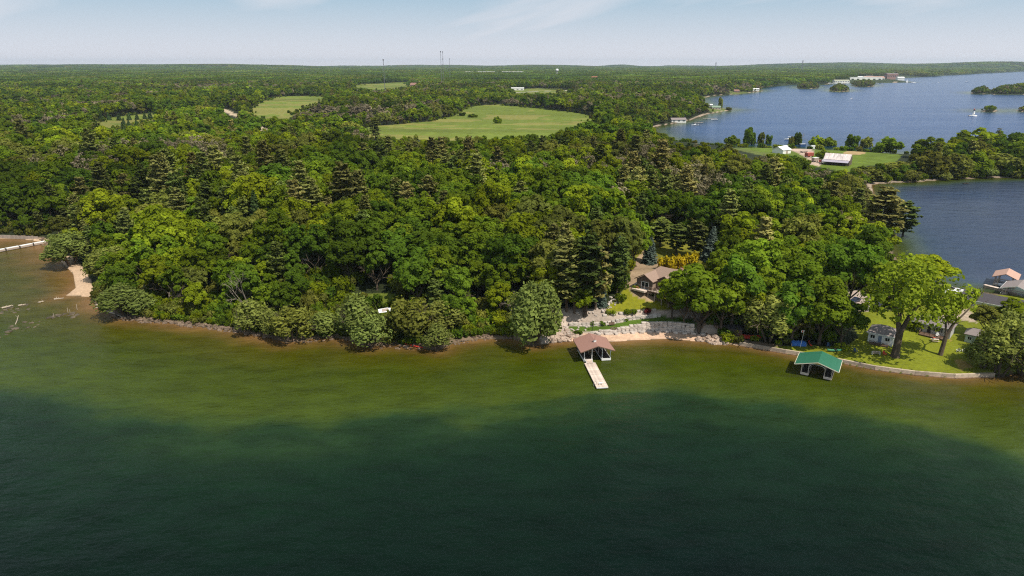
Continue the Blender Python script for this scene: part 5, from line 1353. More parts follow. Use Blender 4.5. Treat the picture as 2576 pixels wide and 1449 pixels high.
def far_dock(label, a, b, w=2.0):
    (x0, y0), (x1, y1) = G(*a), G(*b); L_ = math.dist((x0, y0), (x1, y1)); ang = math.atan2(y1 - y0, x1 - x0); t = thing('dock', label, 'dock', ((x0 + x1) / 2, (y0 + y1) / 2, 0), ang)
    MB().box((0, 0, .8), (L_, w, .18)).build('deck', PALEW, t)
    for k in range(int(L_ / 5) + 1):
        for s in (-.4, .4): MB().tube((-L_ / 2 + 5 * k + .3, s * w, -1.5), (-L_ / 2 + 5 * k + .3, s * w, 1.1), .14, n=5).build('pile', DARKW, t)
far_dock('long grey dock in the inlet beside the slim white boat', (1768, 300), (1803, 300.2)); far_dock('short dock lower down on the inlet shore', (1745, 311), (1768, 310)); far_dock('pale dock at the tip of the inlet point', (1805, 278), (1832, 277))
def far_house(label, u, v, w, d, hw, hr, rz, wallm, roofm, name='house', cat='house', zz=None, nwin=3, hip=0.0, group='far houses'):
    if zz is None: x, y, z = at(u, v)
    else: (x, y), z = G(u, v, zz), zz
    return house(name, label, cat, (x, y, z), rz, w, d, hw, hr, wallm, roofm, over=.6, hip=hip, fronts=tuple(((k + .5) / nwin * w - w / 2, hw * .55, w / nwin * .45, hw * .35, 0) for k in range(nwin)), base=3, group=group)
far_house('low pale walled house at the water of the inlet', 1705, 307, 20, 9, 3.2, 2.4, .1, WHITE, R_GREY); far_house('green roofed boathouse on the inlet point', 1800, 274.5, 15, 9, 3.0, 2.5, .05, GREYW, mat('roof_sage', (.20, .27, .19), .8, .1))
far_house('small white shed on the inlet point', 1787, 268, 6, 5, 3, 1.5, 0, WHITE, WHITE); far_house('pale house among trees left of the inlet', 1627, 288, 11, 9, 5, 3, .3, W_GREY, R_GREY)
far_house('white boathouse with brown roof near the far point', 1898, 228.5, 24, 10, 5, 2, 0, WHITE, WHITE); far_house('reddish cottage by the water near the far point', 1852, 232, 14, 10, 4, 3, .1, W_BRICK, R_BROWN)
far_house('large brown house behind the middle field', 1045, 222, 26, 14, 9, 6, -.2, W_BRICK, R_BROWN, nwin=4); far_house('red roofed house in the trees right of the masts', 1217, 224, 24, 14, 7, 7, .1, WHITE, R_RED)
far_house('long white barn along the far road', 1302, 227, 34, 12, 5, 2, 0, WHITE, WHITE); far_house('red roofed house deep in the left woods', 386, 236, 11, 9, 6, 4, .2, WHITE, R_RED); far_house('white roofed shed at the left field edge', 505, 247, 10, 7, 5, 2, .2, WHITE, WHITE)
far_house('white farmhouse in the row behind the left field', 815, 232, 15, 9, 6, 4, 0, WHITE, R_GREY); far_house('cream shed in the row behind the left field', 832, 232, 12, 8, 5, 2, .1, CREAM, WHITE); far_house('small pale house in the row behind the left field', 893, 237, 14, 9, 6, 4, .1, WHITE, R_GREY)
far_house('tan house left of the brown house', 868, 236, 12, 9, 5, 3.5, -.1, CREAM, R_TAUPE); far_house('small white shed among trees below the masts', 1116, 220, 10, 8, 8, 2, 0, WHITE, WHITE); far_house('pale shed beside the orchard track', 1135, 240, 14, 9, 5, 2, 0, CREAM, R_PINK)
far_house('orange brown house in trees below the water tower', 1495, 206, 22, 16, 12, 8, .1, W_TAN, R_RED)
for u, w, lb in ((1181, 46, 'left white industrial shed on the horizon'), (1222, 110, 'long pale industrial hall on the horizon'), (1290, 130, 'right pale industrial hall on the horizon'), (985, 60, 'far white building left of the masts')):
    far_house(lb, u, 189, w, 30, 18, 3, 0, WHITE, W_GREY, 'industrial_hall', 'warehouse', zz=12.0, nwin=5, group='far industrial halls')
# harbour
for (u, v, w, d, hw, hr, wm, rm, lb) in ((2174, 205, 145, 30, 17, 2, WHITE, W_GREY, 'long white hotel block above the harbour'), (2166, 201, 45, 30, 14, 3, WHITE, WHITE, 'white upper block behind the harbour hotel'), (2196, 204.5, 90, 26, 16, 5, W_GREY, R_PINK, 'grey pink roofed harbour building right of the hotel'),
        (2241, 198.5, 58, 30, 26, 3, W_BRICK, R_GREY, 'tall reddish apartment building above the harbour point'), (2264, 200.5, 34, 20, 10, 4, WHITE, WHITE, 'white house right of the reddish apartment building'), (2115, 208, 62, 26, 7, 5, WHITE, mat('roof_harbour_sage', (.30, .30, .22), .8, .1), 'white harbour boathouse with sage roof'),
        (2186, 199, 36, 20, 12, 5, W_GREY, R_GREY, 'small grey building behind the hotel'), (2090, 206, 40, 20, 10, 6, W_BRICK, R_BROWN, 'low dark red building left of the harbour boathouse')):
    far_house(lb, u, v, w, d, hw, hr, 0.0, wm, rm, 'harbour_building', 'building', zz=2.0, nwin=6, group='harbour buildings')
hb_r = random.Random(3); ORDW = ['first', 'second', 'third', 'fourth', 'fifth', 'sixth', 'seventh', 'eighth', 'ninth', 'tenth', 'eleventh', 'twelfth', 'thirteenth', 'fourteenth', 'fifteenth', 'sixteenth']
for k in range(14):
    motorboat(f'white harbour boat, {ORDW[k]} from the left of the moored row', (*G(2084 + 4.2 * k * (1 if k < 10 else 1) + (70 if k >= 9 else 0), 210.6 + .5 * (k % 3)), 0), hb_r.uniform(0, 3), hb_r.uniform(13, 22), group='boats moored in the harbour', tower=(k % 3 == 0))
for u, v, hh_, base_s, lb in ((969, 240, 0, 149, 'left lattice mast over the middle field'), (1111, 222, 0, 128, 'tall dark lattice mast, left one of the pair'), (1116, 218, 0, 129, 'tall pale lattice mast, right one of the pair'), (1132, 205, 0, 147, 'shorter lattice mast right of the pair'), (1799, 185, 0, 158.5, 'faint far mast beyond the inlet woods'), (2016, 185, 0, 153, 'faint far mast left of the harbour')):
    x, y, z = at(u, v) if v > 200 else (*G(u, v, 12.0), 12.0)
    dep = y * CP - (z - H) * SP; top = z
    for _ in range(40):
        if PX(x, y, top)[1] <= base_s: break
        top += (PX(x, y, top)[1] - base_s) * dep / F * .9
    hh_ = top - z; t = thing('radio_mast', lb, 'radio mast', (x, y, z)); w0 = 1.5 if v > 200 else 4.0; wt = .22 if v > 200 else .9; lm = MB(); bm_ = MB()
    for k in range(3):
        a = 2.1 * k; lm.tube((w0 * .6 * math.cos(a), w0 * .6 * math.sin(a), 0), (w0 * .5 * math.cos(a), w0 * .5 * math.sin(a), hh_), wt, wt, 4)
    for q in range(int(hh_ / (3 * w0))):
        for k in range(3):
            a, b = 2.1 * k, 2.1 * (k + 1); bm_.tube((w0 * .55 * math.cos(a), w0 * .55 * math.sin(a), q * 3 * w0), (w0 * .55 * math.cos(b), w0 * .55 * math.sin(b), (q + 1) * 3 * w0), wt * .5, n=3, cap=False)
    lm.build('leg', MAST, t) if False else None
    for k in range(3):
        a = 2.1 * k; MB().tube((w0 * .6 * math.cos(a), w0 * .6 * math.sin(a), -2), (w0 * .5 * math.cos(a), w0 * .5 * math.sin(a), hh_), wt, wt, 4).build('leg', MAST, t)
    bm_.build('bracing', MAST, t)
    for q in (.98, .78, .62)[: (3 if 'pale' in lb else 1)]:
        MB().lathe([(w0 * .9, 0), (w0 * .9, w0 * 2.2)], 8, (0, 0, hh_ * q - w0)).build('antenna', MAST, t)
x, y = G(1401, 193, 14); t = thing('water_tower', 'white water tower with round tank above the woods', 'water tower', (x, y, 14))
top = 14
while PX(x, y, top)[1] > 173: top += .5
hh_ = top - 14; R_ = hh_ * .21
MB().lathe([(R_ * .42, 0), (R_ * .3, hh_ * .12), (R_ * .27, hh_ * .6), (R_ * .5, hh_ * .7)], 14).build('stem', WHITE, t)
MB().lathe([(R_ * .5, hh_ * .66), (R_ * .92, hh_ * .74), (R_ * 1.0, hh_ * .82), (R_ * .86, hh_ * .92), (R_ * .5, hh_ * .985), (.05, hh_)], 18).build('tank', WHITE, t)
# ------------------------------------------------------------------ the woods
# open places that the picture looks into: no crown may stand in the way
OPEN = [
    [(1690, 354), (1655, 336), (1648, 322), (1690, 314), (1740, 304), (1800, 287), (1842, 277), (1790, 266), (1765, 248), (1800, 240), (1922, 230), (1950, 215.5), (2075, 213), (2300, 208),
     (2262, 198), (2340, 193), (2600, 180), (2600, 335), (2500, 318), (2440, 325), (2385, 342), (2310, 372), (2290, 388), (2250, 386), (2100, 372), (1960, 362), (1850, 360), (1720, 356)],
    [(1852, 366), (1960, 366), (2100, 370), (2290, 390), (2282, 402), (2200, 404), (2150, 416), (2060, 421), (2036, 418), (2036, 404), (2010, 386), (1950, 381), (1900, 385), (1860, 380)],
    [(2192, 464), (2250, 461), (2400, 451), (2600, 447), (2600, 750), (2480, 732), (2415, 724), (2405, 690), (2380, 660), (2300, 645), (2252, 640), (2265, 615), (2300, 590), (2296, 555), (2265, 530), (2245, 500), (2210, 480)],
    [(1512, 786), (1525, 765), (1580, 732), (1600, 665), (1605, 628), (1628, 655), (1665, 668), (1700, 676), (1705, 700), (1690, 722), (1700, 745), (1665, 760), (1640, 785), (1700, 795), (1725, 830), (1820, 850), (1825, 866), (1400, 866), (1390, 850), (1430, 834), (1455, 805)],
    [(1645, 650), (1650, 632), (1700, 620), (1760, 625), (1790, 655), (1730, 664)],
    [(2120, 745), (2172, 738), (2196, 775), (2160, 800), (2230, 830), (2300, 800), (2380, 750), (2400, 720), (2600, 745), (2600, 955), (2000, 885), (1972, 888), (1990, 868), (2140, 878), (2195, 870), (2170, 850), (2140, 780)],
    [(-20, 590), (60, 592), (112, 600), (118, 640), (190, 655), (230, 700), (238, 768), (-20, 770)],
    [(925, 338), (935, 320), (1000, 314), (1080, 305), (1148, 293), (1160, 276), (1195, 267), (1240, 265), (1380, 276), (1440, 282), (1500, 291), (1490, 299), (1440, 314), (1395, 330), (1280, 340), (1210, 338), (1100, 345), (1040, 340)],
    [(640, 285), (655, 262), (695, 246), (740, 242), (800, 242), (815, 249), (780, 264), (745, 280), (738, 292), (712, 300), (690, 290), (660, 296)],
    [(890, 218), (905, 212), (960, 210), (1030, 208), (1050, 209), (1030, 217), (985, 221), (950, 225)],
    [(235, 312), (265, 300), (330, 293), (400, 290), (420, 292), (360, 304), (320, 316), (280, 318)],
    [(1285, 232), (1290, 227), (1340, 224), (1440, 227), (1450, 231)],
    [(560, 280), (600, 290), (600, 297), (570, 292)],
    [(240, 772), (280, 795), (340, 808), (430, 814), (520, 826), (600, 836), (690, 852), (700, 838), (610, 820), (520, 808), (430, 800), (340, 797), (290, 782), (250, 760)],
    [(2070, 211), (2085, 204), (2128, 201), (2138, 191), (2215, 191), (2232, 185), (2272, 186), (2300, 200), (2300, 211)],
    [(755, 640), (782, 640), (784, 652), (755, 650)], [(720, 603), (734, 603), (734, 614), (720, 612)], [(960, 780), (1000, 778), (1000, 792), (965, 793)],
]
CLEAR = [P_LAWN, P_YARD, P_DRIVE, P_GRAVEL, P_BARE, P_BACKLAWN, P_BEACH_LEFT, P_F1, P_F2, P_F3, P_F4, P_F5, P_F6, P_FARM, P_FARMDIRT]

def candidates(y0, y1, step, tmax):
    ny = int((y1 - y0) / step) + 1; pts = []
    for i in range(ny):
        y = y0 + i * step; half = tmax * (y + 20); nx = int(2 * half / step)
        xs = -half + (np.arange(nx) + .5 * (i & 1)) * step
        pts.append(np.stack([xs, np.full(nx, y)], 1))
    p = np.concatenate(pts); return p + rng.uniform(-.38, .38, p.shape) * step

def on_land(p, margin):
    sd = shore_sd(p[:, 0], p[:, 1]); ok = sd > margin
    for c in CLEAR: ok &= ~inside(c, p[:, 0], p[:, 1])
    return ok, sd

def blocks_view(x, y, z, h, r):
    """True where a crown would hide one of the open places."""
    bad = np.zeros(len(x), bool)
    for fx, fz in ((0, .02), (0, .35), (-.85, .55), (.85, .55), (-.6, .85), (.6, .85), (0, 1.0), (-.9, .3), (.9, .3)):
        u, v = PX(x + fx * r, y, z + fz * h)
        for o in OPEN: bad |= inside(o, u, v)
    return bad

near_p = candidates(176, 470, 8.3, .80); mid_p = candidates(470, 2250, 10.2, .80)
pts = np.concatenate([near_p, mid_p])
ok, sd = on_land(pts, 5.0)
gap = fbm(pts[:, 0], pts[:, 1], 120)
ok &= ~((gap < .385) & (pts[:, 1] > 520) & (rng.random(len(pts)) < .85))                       # glades
ok &= ~(seg_dist(ROAD, pts[:, 0], pts[:, 1]) < 9)
ok &= ~((pts[:, 0] > 80) & (pts[:, 1] < 178))                   # the lawn edge is planted by hand
ok &= ~inside(P_MEADOW, pts[:, 0], pts[:, 1])
pts = pts[ok]; sd = sd[ok]; n = len(pts)
tx, ty = pts[:, 0], pts[:, 1]; tz = height(tx, ty, sd)
con = fbm(tx + 900, ty + 50, 46) + .08 * (ty < 330) - .03 * (ty > 600) + .40 * (rng.random(n) - .5)
is_pine = con > .735
tone_n = fbm(tx - 300, ty + 700, 34) + .34 * (rng.random(n) - .5)
tkey = np.where(tone_n < .40, 0, np.where(tone_n < .57, 1, np.where(tone_n < .73, 2, 3)))   # dark, mid, bright, olive
KEYS = ('dark', 'mid', 'bright', 'olive')
scl = rng.uniform(.64, 1.18, n) * np.where(is_pine, rng.uniform(.85, 1.08, n), 1.0)
scl *= .62 + .38 * sstep(3, 26, sd)
scl = np.where((ty > 640) & (fbm(tx, ty, 200) < .42), scl * .7, scl)
model = []
bare = fbm(tx + 2000, ty, 110) + .25 * (rng.random(n) - .5)
bk = {k: [m for m in BROAD if m[0] == k] for k in KEYS + ('brush',)}; pk = list(PINE); sk = list(SPRUCE)
lod_of = []
hh = np.zeros(n); rr = np.zeros(n)
for i in range(n):
    q = rng.random()
    if is_pine[i]:
        if ty[i] > 500: m = ('LOD', ('pine', int(q * 2))); src = LOD[m[1]]
        elif q < .12: m = ('SPRUCE', sk[int(rng.random() * 2)]); src = SPRUCE[m[1]]
        else: m = ('PINE', pk[int(rng.random() * 5)]); src = PINE[m[1]]
    else:
        kk = KEYS[tkey[i]]
        if bare[i] > (.70 if ty[i] > 500 else .72): kk = 'brush'
        if ty[i] > 500: m = ('LOD', (kk, int(q * 2))); src = LOD[m[1]]
        else: m = ('BROAD', bk[kk][int(q * len(bk[kk]))]); src = BROAD[m[1]]
    model.append(m); hh[i] = src[1] * scl[i]; rr[i] = src[2] * scl[i]
bad = blocks_view(tx, ty, tz, hh, rr)
keep = ~bad
idx = np.nonzero(keep)[0]
rot = rng.uniform(0, 6.283, n)

# which trees show largest: paint them far to near and count what stays visible
W2, H2 = 1288, 725
buf = np.full((H2, W2), -1, np.int32)
order = idx[np.argsort(-ty[idx])]
u0, v0 = PX(tx, ty, tz + hh * .12); u1, v1 = PX(tx, ty, tz + hh); dep = ty * CP - (tz - H) * SP; wpx = rr * F / dep
for i in order:
    cu, cv = u0[i] / 2, (v0[i] + v1[i]) / 4; a_, b_ = max(wpx[i] / 2 * .95, .6), max((v0[i] - v1[i]) / 4, .6)
    x0, x1 = int(cu - a_), int(cu + a_) + 1; y0, y1 = int(cv - b_), int(cv + b_) + 1
    x0 = max(x0, 0); y0 = max(y0, 0); x1 = min(x1, W2 - 1); y1 = min(y1, H2 - 1)
    if x0 > x1 or y0 > y1: continue
    yy, xx = np.ogrid[y0:y1 + 1, x0:x1 + 1]
    buf[y0:y1 + 1, x0:x1 + 1][((xx - cu) / a_) ** 2 + ((yy - cv) / b_) ** 2 <= 1] = i
cnt = np.bincount(buf[buf >= 0], minlength=n)
def pick(mask, limit):
    c = idx[mask[idx] & (cnt[idx] > 14)]; return list(c[np.argsort(-cnt[c])][:limit])
kind_pine = is_pine
chosen_b = pick(~kind_pine & (ty < 500), 290); chosen_p = pick(kind_pine & (ty < 500), 250)
chosen = set(chosen_b) | set(chosen_p)

# landmarks that place a tree for the reader of its label
MARKS = [((22, 168), 'the brown roofed boathouse'), ((78, 158), 'the green roofed boathouse'), ((45, 204), 'the brown house'), ((48, 215), 'the golden shrubs'),
         ((101, 175), 'the white cottage'), ((110, 208), 'the parked blue car'), ((118, 182), 'the grey cottage'), (GT(770, 650)[:2], 'the white roof in the woods'), (GT(727, 612)[:2], 'the pale metal roof in the woods'),
         (GT(975, 785)[:2], 'the white wreckage by the shore'), (GT(200, 700)[:2], 'the sandy beach'), (GT(60, 622)[:2], 'the white pier'), (GT(625, 800)[:2], 'the pale dead tree'), (GT(345, 740)[:2], 'the leaning bare trunk'),
         (GT(240, 765)[:2], 'the driftwood logs'), (GT(1040, 870)[:2], 'the red canoe'), (GT(1345, 868)[:2], 'the big shore willow'), (GT(1880, 860)[:2], 'the red kayaks'), (GT(2130, 470)[:2], 'the head of the cove'),
         (GT(2105, 425)[:2], 'the rusty roofed barn'), (GT(1965, 400)[:2], 'the white shed roof'), (GT(1620, 660)[:2], 'the silvery blue spruce'), (GT(1450, 830)[:2], 'the round boulders'),
         (GT(1000, 420)[:2], 'the big hayfield'), (GT(1400, 400)[:2], 'the far corner of the hayfield'), (GT(1640, 380)[:2], 'the inlet of the bay'), (GT(300, 420)[:2], 'the young spruce clearing'),
         ((-150, 330), 'the left edge of the woods'), ((-60, 330), 'the heart of the left wood'), ((0, 300), 'the wooded ridge'), ((60, 330), 'the wooded ridge crest'), ((-110, 255), 'the dense wood above the beach'), ((20, 240), 'the tall pines beside the lawn'),
         ((110, 330), 'the wooded neck by the cove'), ((150, 420), 'the wood before the barn'), ((-200, 420), 'the far left wood'), ((-100, 430), 'the wood before the hayfield'), ((0, 420), 'the belt below the hayfield'), ((-30, 215), 'the dark shore wood')]
mxy = np.array([m[0] for m in MARKS])
ORD = ['nearest', 'second nearest', 'third nearest', 'fourth nearest', 'fifth nearest', 'sixth nearest', 'seventh nearest', 'eighth nearest', 'ninth nearest', 'tenth nearest', 'eleventh nearest', 'twelfth nearest',
       'thirteenth nearest', 'fourteenth nearest', 'fifteenth nearest', 'sixteenth nearest', 'seventeenth nearest', 'eighteenth nearest', 'nineteenth nearest', 'twentieth nearest'] + [f'{k}th nearest' for k in range(21, 80)]
WORD = {'dark': 'dark green leafy tree', 'mid': 'mid green leafy tree', 'bright': 'yellow green leafy tree', 'olive': 'olive leafy tree', 'brush': 'grey brown twiggy tree', 'pine': 'olive brown pine', 'pinedark': 'dark green pine', 'spruce': 'narrow dark spruce'}
buckets = {}
for i in chosen:
    d = np.hypot(mxy[:, 0] - tx[i], mxy[:, 1] - ty[i]); j = int(np.argmin(d)); buckets.setdefault((model[i][1][0], j), []).append((d[j], i))
lab = {}
for (key, j), lst in buckets.items():
    lst.sort()
    for k_, (_, i) in enumerate(lst):
        size = 'tall ' if hh[i] > 20 else ('small ' if hh[i] < 12.5 else '')
        lab[i] = f'{size}{WORD[key]}, {ORD[k_]} such to {MARKS[j][1]}'
def plant(name, label, cat, group, src, x, y, z, rz, s, part='crown'):
    t = thing(name, label, cat, (x, y, z - .1), rz, group)
    t.scale = (s, s, s) if not hasattr(s, '__len__') else s
    if part == 'crown' and cat == 'tree': t.rotation_euler = (rng.uniform(-.06, .06), rng.uniform(-.06, .06), rz)
    if src[0]: link(bpy.data.objects.new(part, src[0]), t)
    if src[1]: link(bpy.data.objects.new('trunk' if part == 'crown' else 'stem', src[1]), t)
    return t
SRC = {'BROAD': BROAD, 'PINE': PINE, 'SPRUCE': SPRUCE, 'LOD': LOD}
for i in chosen_b + chosen_p:
    m = model[i]; src = SRC[m[0]][m[1]][0]
    nm = {'PINE': 'pine_tree', 'SPRUCE': 'spruce_tree'}.get(m[0], 'broadleaf_tree')
    plant(nm, lab[i], 'tree', {'pine_tree': 'pines of the woods', 'spruce_tree': 'spruces of the woods'}.get(nm, 'leafy trees of the woods'), src, tx[i], ty[i], tz[i], rot[i], (scl[i] * rng.uniform(.9, 1.12), scl[i] * rng.uniform(.9, 1.12), scl[i]))

# all other trees: one object per kind, its trees placed by geometry nodes
def scatter(name, protos, P, Z, R, S, I, kind='stuff', label=None):
    col = bpy.data.collections.new(name + '_models')
    for k_, (crown, tr) in enumerate(protos):
        if tr is None: me_ = crown
        else:
            bm = bmesh.new(); bm.from_mesh(crown); lay = None; nf = len(bm.faces); bm.from_mesh(tr); bm.faces.ensure_lookup_table()
            for f_ in bm.faces[nf:]: f_.material_index = 1
            me_ = bpy.data.meshes.new(name); bm.to_mesh(me_); bm.free(); me_.materials.append(crown.materials[0]); me_.materials.append(tr.materials[0])
        ob = bpy.data.objects.new(f'{name}_model_{k_:02d}', me_); col.objects.link(ob)
    me_ = bpy.data.meshes.new(name); me_.vertices.add(len(P)); me_.vertices.foreach_set('co', np.concatenate([P, Z[:, None]], 1).astype(np.float32).ravel())
    a1 = me_.attributes.new('turn', 'FLOAT', 'POINT'); a1.data.foreach_set('value', R.astype(np.float32))
    a2 = me_.attributes.new('grow', 'FLOAT_VECTOR', 'POINT'); a2.data.foreach_set('vector', S.astype(np.float32).ravel())
    a3 = me_.attributes.new('pick', 'INT', 'POINT'); a3.data.foreach_set('value', I.astype(np.int32))
    ob = bpy.data.objects.new(name, me_); link(ob); tag(ob, label, kind=kind)
    ng = bpy.data.node_groups.new(name, 'GeometryNodeTree')
    ng.interface.new_socket('Geometry', in_out='INPUT', socket_type='NodeSocketGeometry'); ng.interface.new_socket('Geometry', in_out='OUTPUT', socket_type='NodeSocketGeometry')
    gi = ng.nodes.new('NodeGroupInput'); go = ng.nodes.new('NodeGroupOutput')
    ip = ng.nodes.new('GeometryNodeInstanceOnPoints'); ci = ng.nodes.new('GeometryNodeCollectionInfo')
    ci.inputs['Collection'].default_value = col; ci.inputs['Separate Children'].default_value = True; ci.inputs['Reset Children'].default_value = True
    def na(nm, ty_):
        q = ng.nodes.new('GeometryNodeInputNamedAttribute'); q.data_type = ty_; q.inputs['Name'].default_value = nm; return q
    cx = ng.nodes.new('ShaderNodeCombineXYZ'); ng.links.new(na('turn', 'FLOAT').outputs[0], cx.inputs['Z'])
    ng.links.new(gi.outputs[0], ip.inputs['Points']); ng.links.new(ci.outputs[0], ip.inputs['Instance']); ip.inputs['Pick Instance'].default_value = True
    ng.links.new(na('pick', 'INT').outputs[0], ip.inputs['Instance Index']); ng.links.new(cx.outputs[0], ip.inputs['Rotation'])
    ng.links.new(na('grow', 'FLOAT_VECTOR').outputs[0], ip.inputs['Scale']); ng.links.new(ip.outputs[0], go.inputs[0])
    md = ob.modifiers.new('trees', 'NODES'); md.node_group = ng
    return ob
rest = [i for i in idx if i not in chosen]
for nm, fam, pine in (('leafy_forest', ('BROAD', 'LOD'), False), ('pine_forest', ('PINE', 'SPRUCE', 'LOD'), True)):
    sel = np.array([i for i in rest if bool(is_pine[i]) == pine])
    keys = [(f_, k_) for f_ in fam for k_ in SRC[f_] if not (f_ == 'LOD' and (k_[0] == 'pine') != pine)]
    look = {m: q for q, m in enumerate(keys)}
    I = np.array([look[model[i]] for i in sel])
    scatter(nm, [SRC[m[0]][m[1]][0] for m in keys], pts[sel], tz[sel] - .1, rot[sel], np.stack([scl[sel] * rng.uniform(.85, 1.15, len(sel)), scl[sel] * rng.uniform(.85, 1.15, len(sel)), scl[sel]], 1), I)

# beyond two kilometres: patches of canopy, a few dozen crowns each
def patch_model(seed, mix):
    r = np.random.default_rng(seed); V = []; N = []; S = []; T = []
    for gx in range(-4, 5):
        for gy in range(-4, 5):
            cx_, cy_ = gx * 9.5 + r.normal() * 2.4, gy * 9.5 + r.normal() * 2.4; hh_ = r.uniform(11, 21); rad = r.uniform(4.6, 6.8); tone = r.uniform(.62, 1.35); m = 30
            d = unit(r.normal(size=(m, 3)) + np.array((0, 0, .7))); p = np.array((cx_, cy_, hh_ - rad * .8)) + d * np.array((rad, rad, rad * .85)) * r.uniform(.7, 1.05, (m, 1))
            V.append(p); N.append(d + r.normal(size=(m, 3)) * .4); S.append(r.uniform(1.0, 1.9, m)); T.append(np.full(m, tone) * r.uniform(.8, 1.2, m))
    V, N, S, T = (np.concatenate(q) for q in (V, N, S, T))
    P, Fq = leaf_quads(V, N, S, S * .8, r=r)
    return np_mesh('canopy_patch', P, Fq, LEAF[mix], tone=T), None
PATCH = [patch_model(900 + k_, key) for k_, key in enumerate(('dark', 'dark', 'mid', 'olive', 'dark'))]  # extra dark leaf colour stands in for the self-shadowing of distant crowns
fp = np.concatenate([candidates(2180, 4600, 62, .86), candidates(4600, 12500, 110, .86)])
ok, sd2 = on_land(fp, 12); ok &= fbm(fp[:, 0], fp[:, 1], 420) > .33; fp = fp[ok]; sd2 = sd2[ok]
fz = height(fp[:, 0], fp[:, 1], sd2); big = np.where(fp[:, 1] > 4600, 1.75, 1.0)
bad = blocks_view(fp[:, 0], fp[:, 1], fz, np.full(len(fp), 15.0), 18 * big)
fp, fz, big, sd2 = fp[~bad], fz[~bad], big[~bad], sd2[~bad]
fs = np.stack([big, big, np.where(big > 1, 1.15, 1.0)], 1)
fn = fbm(fp[:, 0], fp[:, 1], 500) + .3 * (rng.random(len(fp)) - .5)
scatter('far_woodland', PATCH, fp, fz - 2, rng.uniform(0, 6.28, len(fp)), fs, np.clip((fn - .25) * 10, 0, 4.9).astype(int))
# trees of the islands, single crowns like the mainland shore
ipts = []
for isl in ISLANDS:
    p = np.asarray(isl); lo, hi = p.min(0), p.max(0); step = 9.0 if hi[1] > 1500 else 6.5
    gx, gy = np.meshgrid(np.arange(lo[0], hi[0], step), np.arange(lo[1], hi[1], step)); q = np.stack([gx.ravel(), gy.ravel()], 1) + rng.uniform(-2, 2, (gx.size, 2))
    ipts.append(q[inside(isl, q[:, 0], q[:, 1])])
ip_ = np.concatenate(ipts); isd = shore_sd(ip_[:, 0], ip_[:, 1]); ip_ = ip_[isd > 1.0]; isd = isd[isd > 1.0]; iz = height(ip_[:, 0], ip_[:, 1], isd)
lk = [k_ for k_ in LOD if k_[0] != 'pine']
isc = rng.uniform(.45, .85, len(ip_)) * (.5 + .5 * sstep(0, 14, isd)); isc = np.where(ip_[:, 1] > 1500, isc * 1.15, isc * .8)
scatter('island_trees', [LOD[k_][0] for k_ in lk], ip_, iz, rng.uniform(0, 6, len(ip_)), np.stack([isc] * 3, 1), rng.integers(0, len(lk), len(ip_)))
# ------------------------------------------------------------------ trees and shrubs planted one by one
def by_eye(u, v, vt, wpx):
    """Foot (u, v), top line vt and crown width in the picture -> position, height, crown radius."""
    x, y, z = GT(u, v); top = z + 3; dep = y * CP - (z - H) * SP
    for _ in range(60):
        e = PX(x, y, top)[1] - vt
        if abs(e) < .2: break
        top += e * dep / F * .8
    return x, y, z, top - z, wpx / 2 * dep / F
def special(model, mh, mr, name, label, u, v, vt, wpx, rz=0.0, cat='tree', group=None, part='crown'):
    x, y, z, h, r = by_eye(u, v, vt, wpx)
    return plant(name, label, cat, group, model, x, y, z, rz, (r / mr, r / mr, h / mh), part)
# the great cottonwood: forked bole, wide airy crown
r = np.random.default_rng(77)
x, y, z, h, rad = by_eye(2251, 897, 638, 246)
ct = thing('cottonwood_tree', 'huge yellow green cottonwood with forked grey trunk on the lawn edge', 'tree', (x, y, z))
mb = MB(); mb.tube((0, 0, -.4), (0, 0, 1.2), 1.35, .95, 10, cap=False); mb.tube((0, 0, 1.2), (.15, 0, h * .27), .95, .82, 10, cap=False)
for (dx, dy, L_, rr0) in ((-.35, .1, .40, .62), (.42, -.1, .38, .66), (.1, .5, .34, .4), (.75, .3, .30, .36)):
    p0 = Vector((.1 + dx * .6, dy * .4, h * .25)); d = Vector((dx, dy, 1.5)).normalized(); mid = p0 + d * h * L_ * .5; mb.tube(p0, mid, rr0, rr0 * .75, 7, cap=False)
    limb_mesh(mb, mid, d + Vector((dx * .5, dy * .5, 0)), h * L_ * .45, rr0 * .7, 3, r)
mb.build('trunk', M_BARK, ct)
cm_, _ = broad_model('cottonwood', 41, h, rad * 1.04, 130, 80, .42, 'cotton', base=.17, lobe=(.11, .20), flat=.9, trunk=False)
c_ = bpy.data.objects.new('crown', cm_); link(c_, ct); c_.location = (rad * .14, 0, 0)
# leaning split tree and the right-hand edge trees
x, y, z, h, rad = by_eye(2365, 893, 735, 90)
lt_ = thing('leaning_tree', 'leaning tree with bare split trunk and thin green crown on the lawn', 'tree', (x, y, z)); mb = MB()
mb.tube((0, 0, -.4), (.5, 0, h * .3), .62, .5, 8, cap=False); mb.tube((.5, 0, h * .3), (1.9, 0, h * .52), .45, .36, 7, cap=False)
limb_mesh(mb, (1.8, 0, h * .5), (.62, .1, .7), h * .34, .3, 3, r); limb_mesh(mb, (.5, 0, h * .3), (-.1, .2, 1), h * .36, .34, 3, r); mb.build('trunk', M_BARK, lt_)
V = []; N = []; S = []; T = []
for cx_, cz_, lr in ((-.6, .62, 2.0), (.2, .74, 2.2), (1.0, .82, 1.8), (-1.6, .8, 1.6), (3.4, .9, 1.7), (-.2, .95, 2.0), (2.2, .85, 1.8), (.6, .6, 1.5), (5.2, 1.0, 1.2)):
    d = unit(r.normal(size=(90, 3))); V.append(np.array((cx_, r.normal() * .8, cz_ * h)) + d * lr * 1.35 * r.uniform(.4, 1.1, (90, 1))); N.append(d + r.normal(size=(90, 3)) * .4); S.append(r.uniform(.25, .45, 90)); T.append(np.full(90, r.uniform(.8, 1.15)))
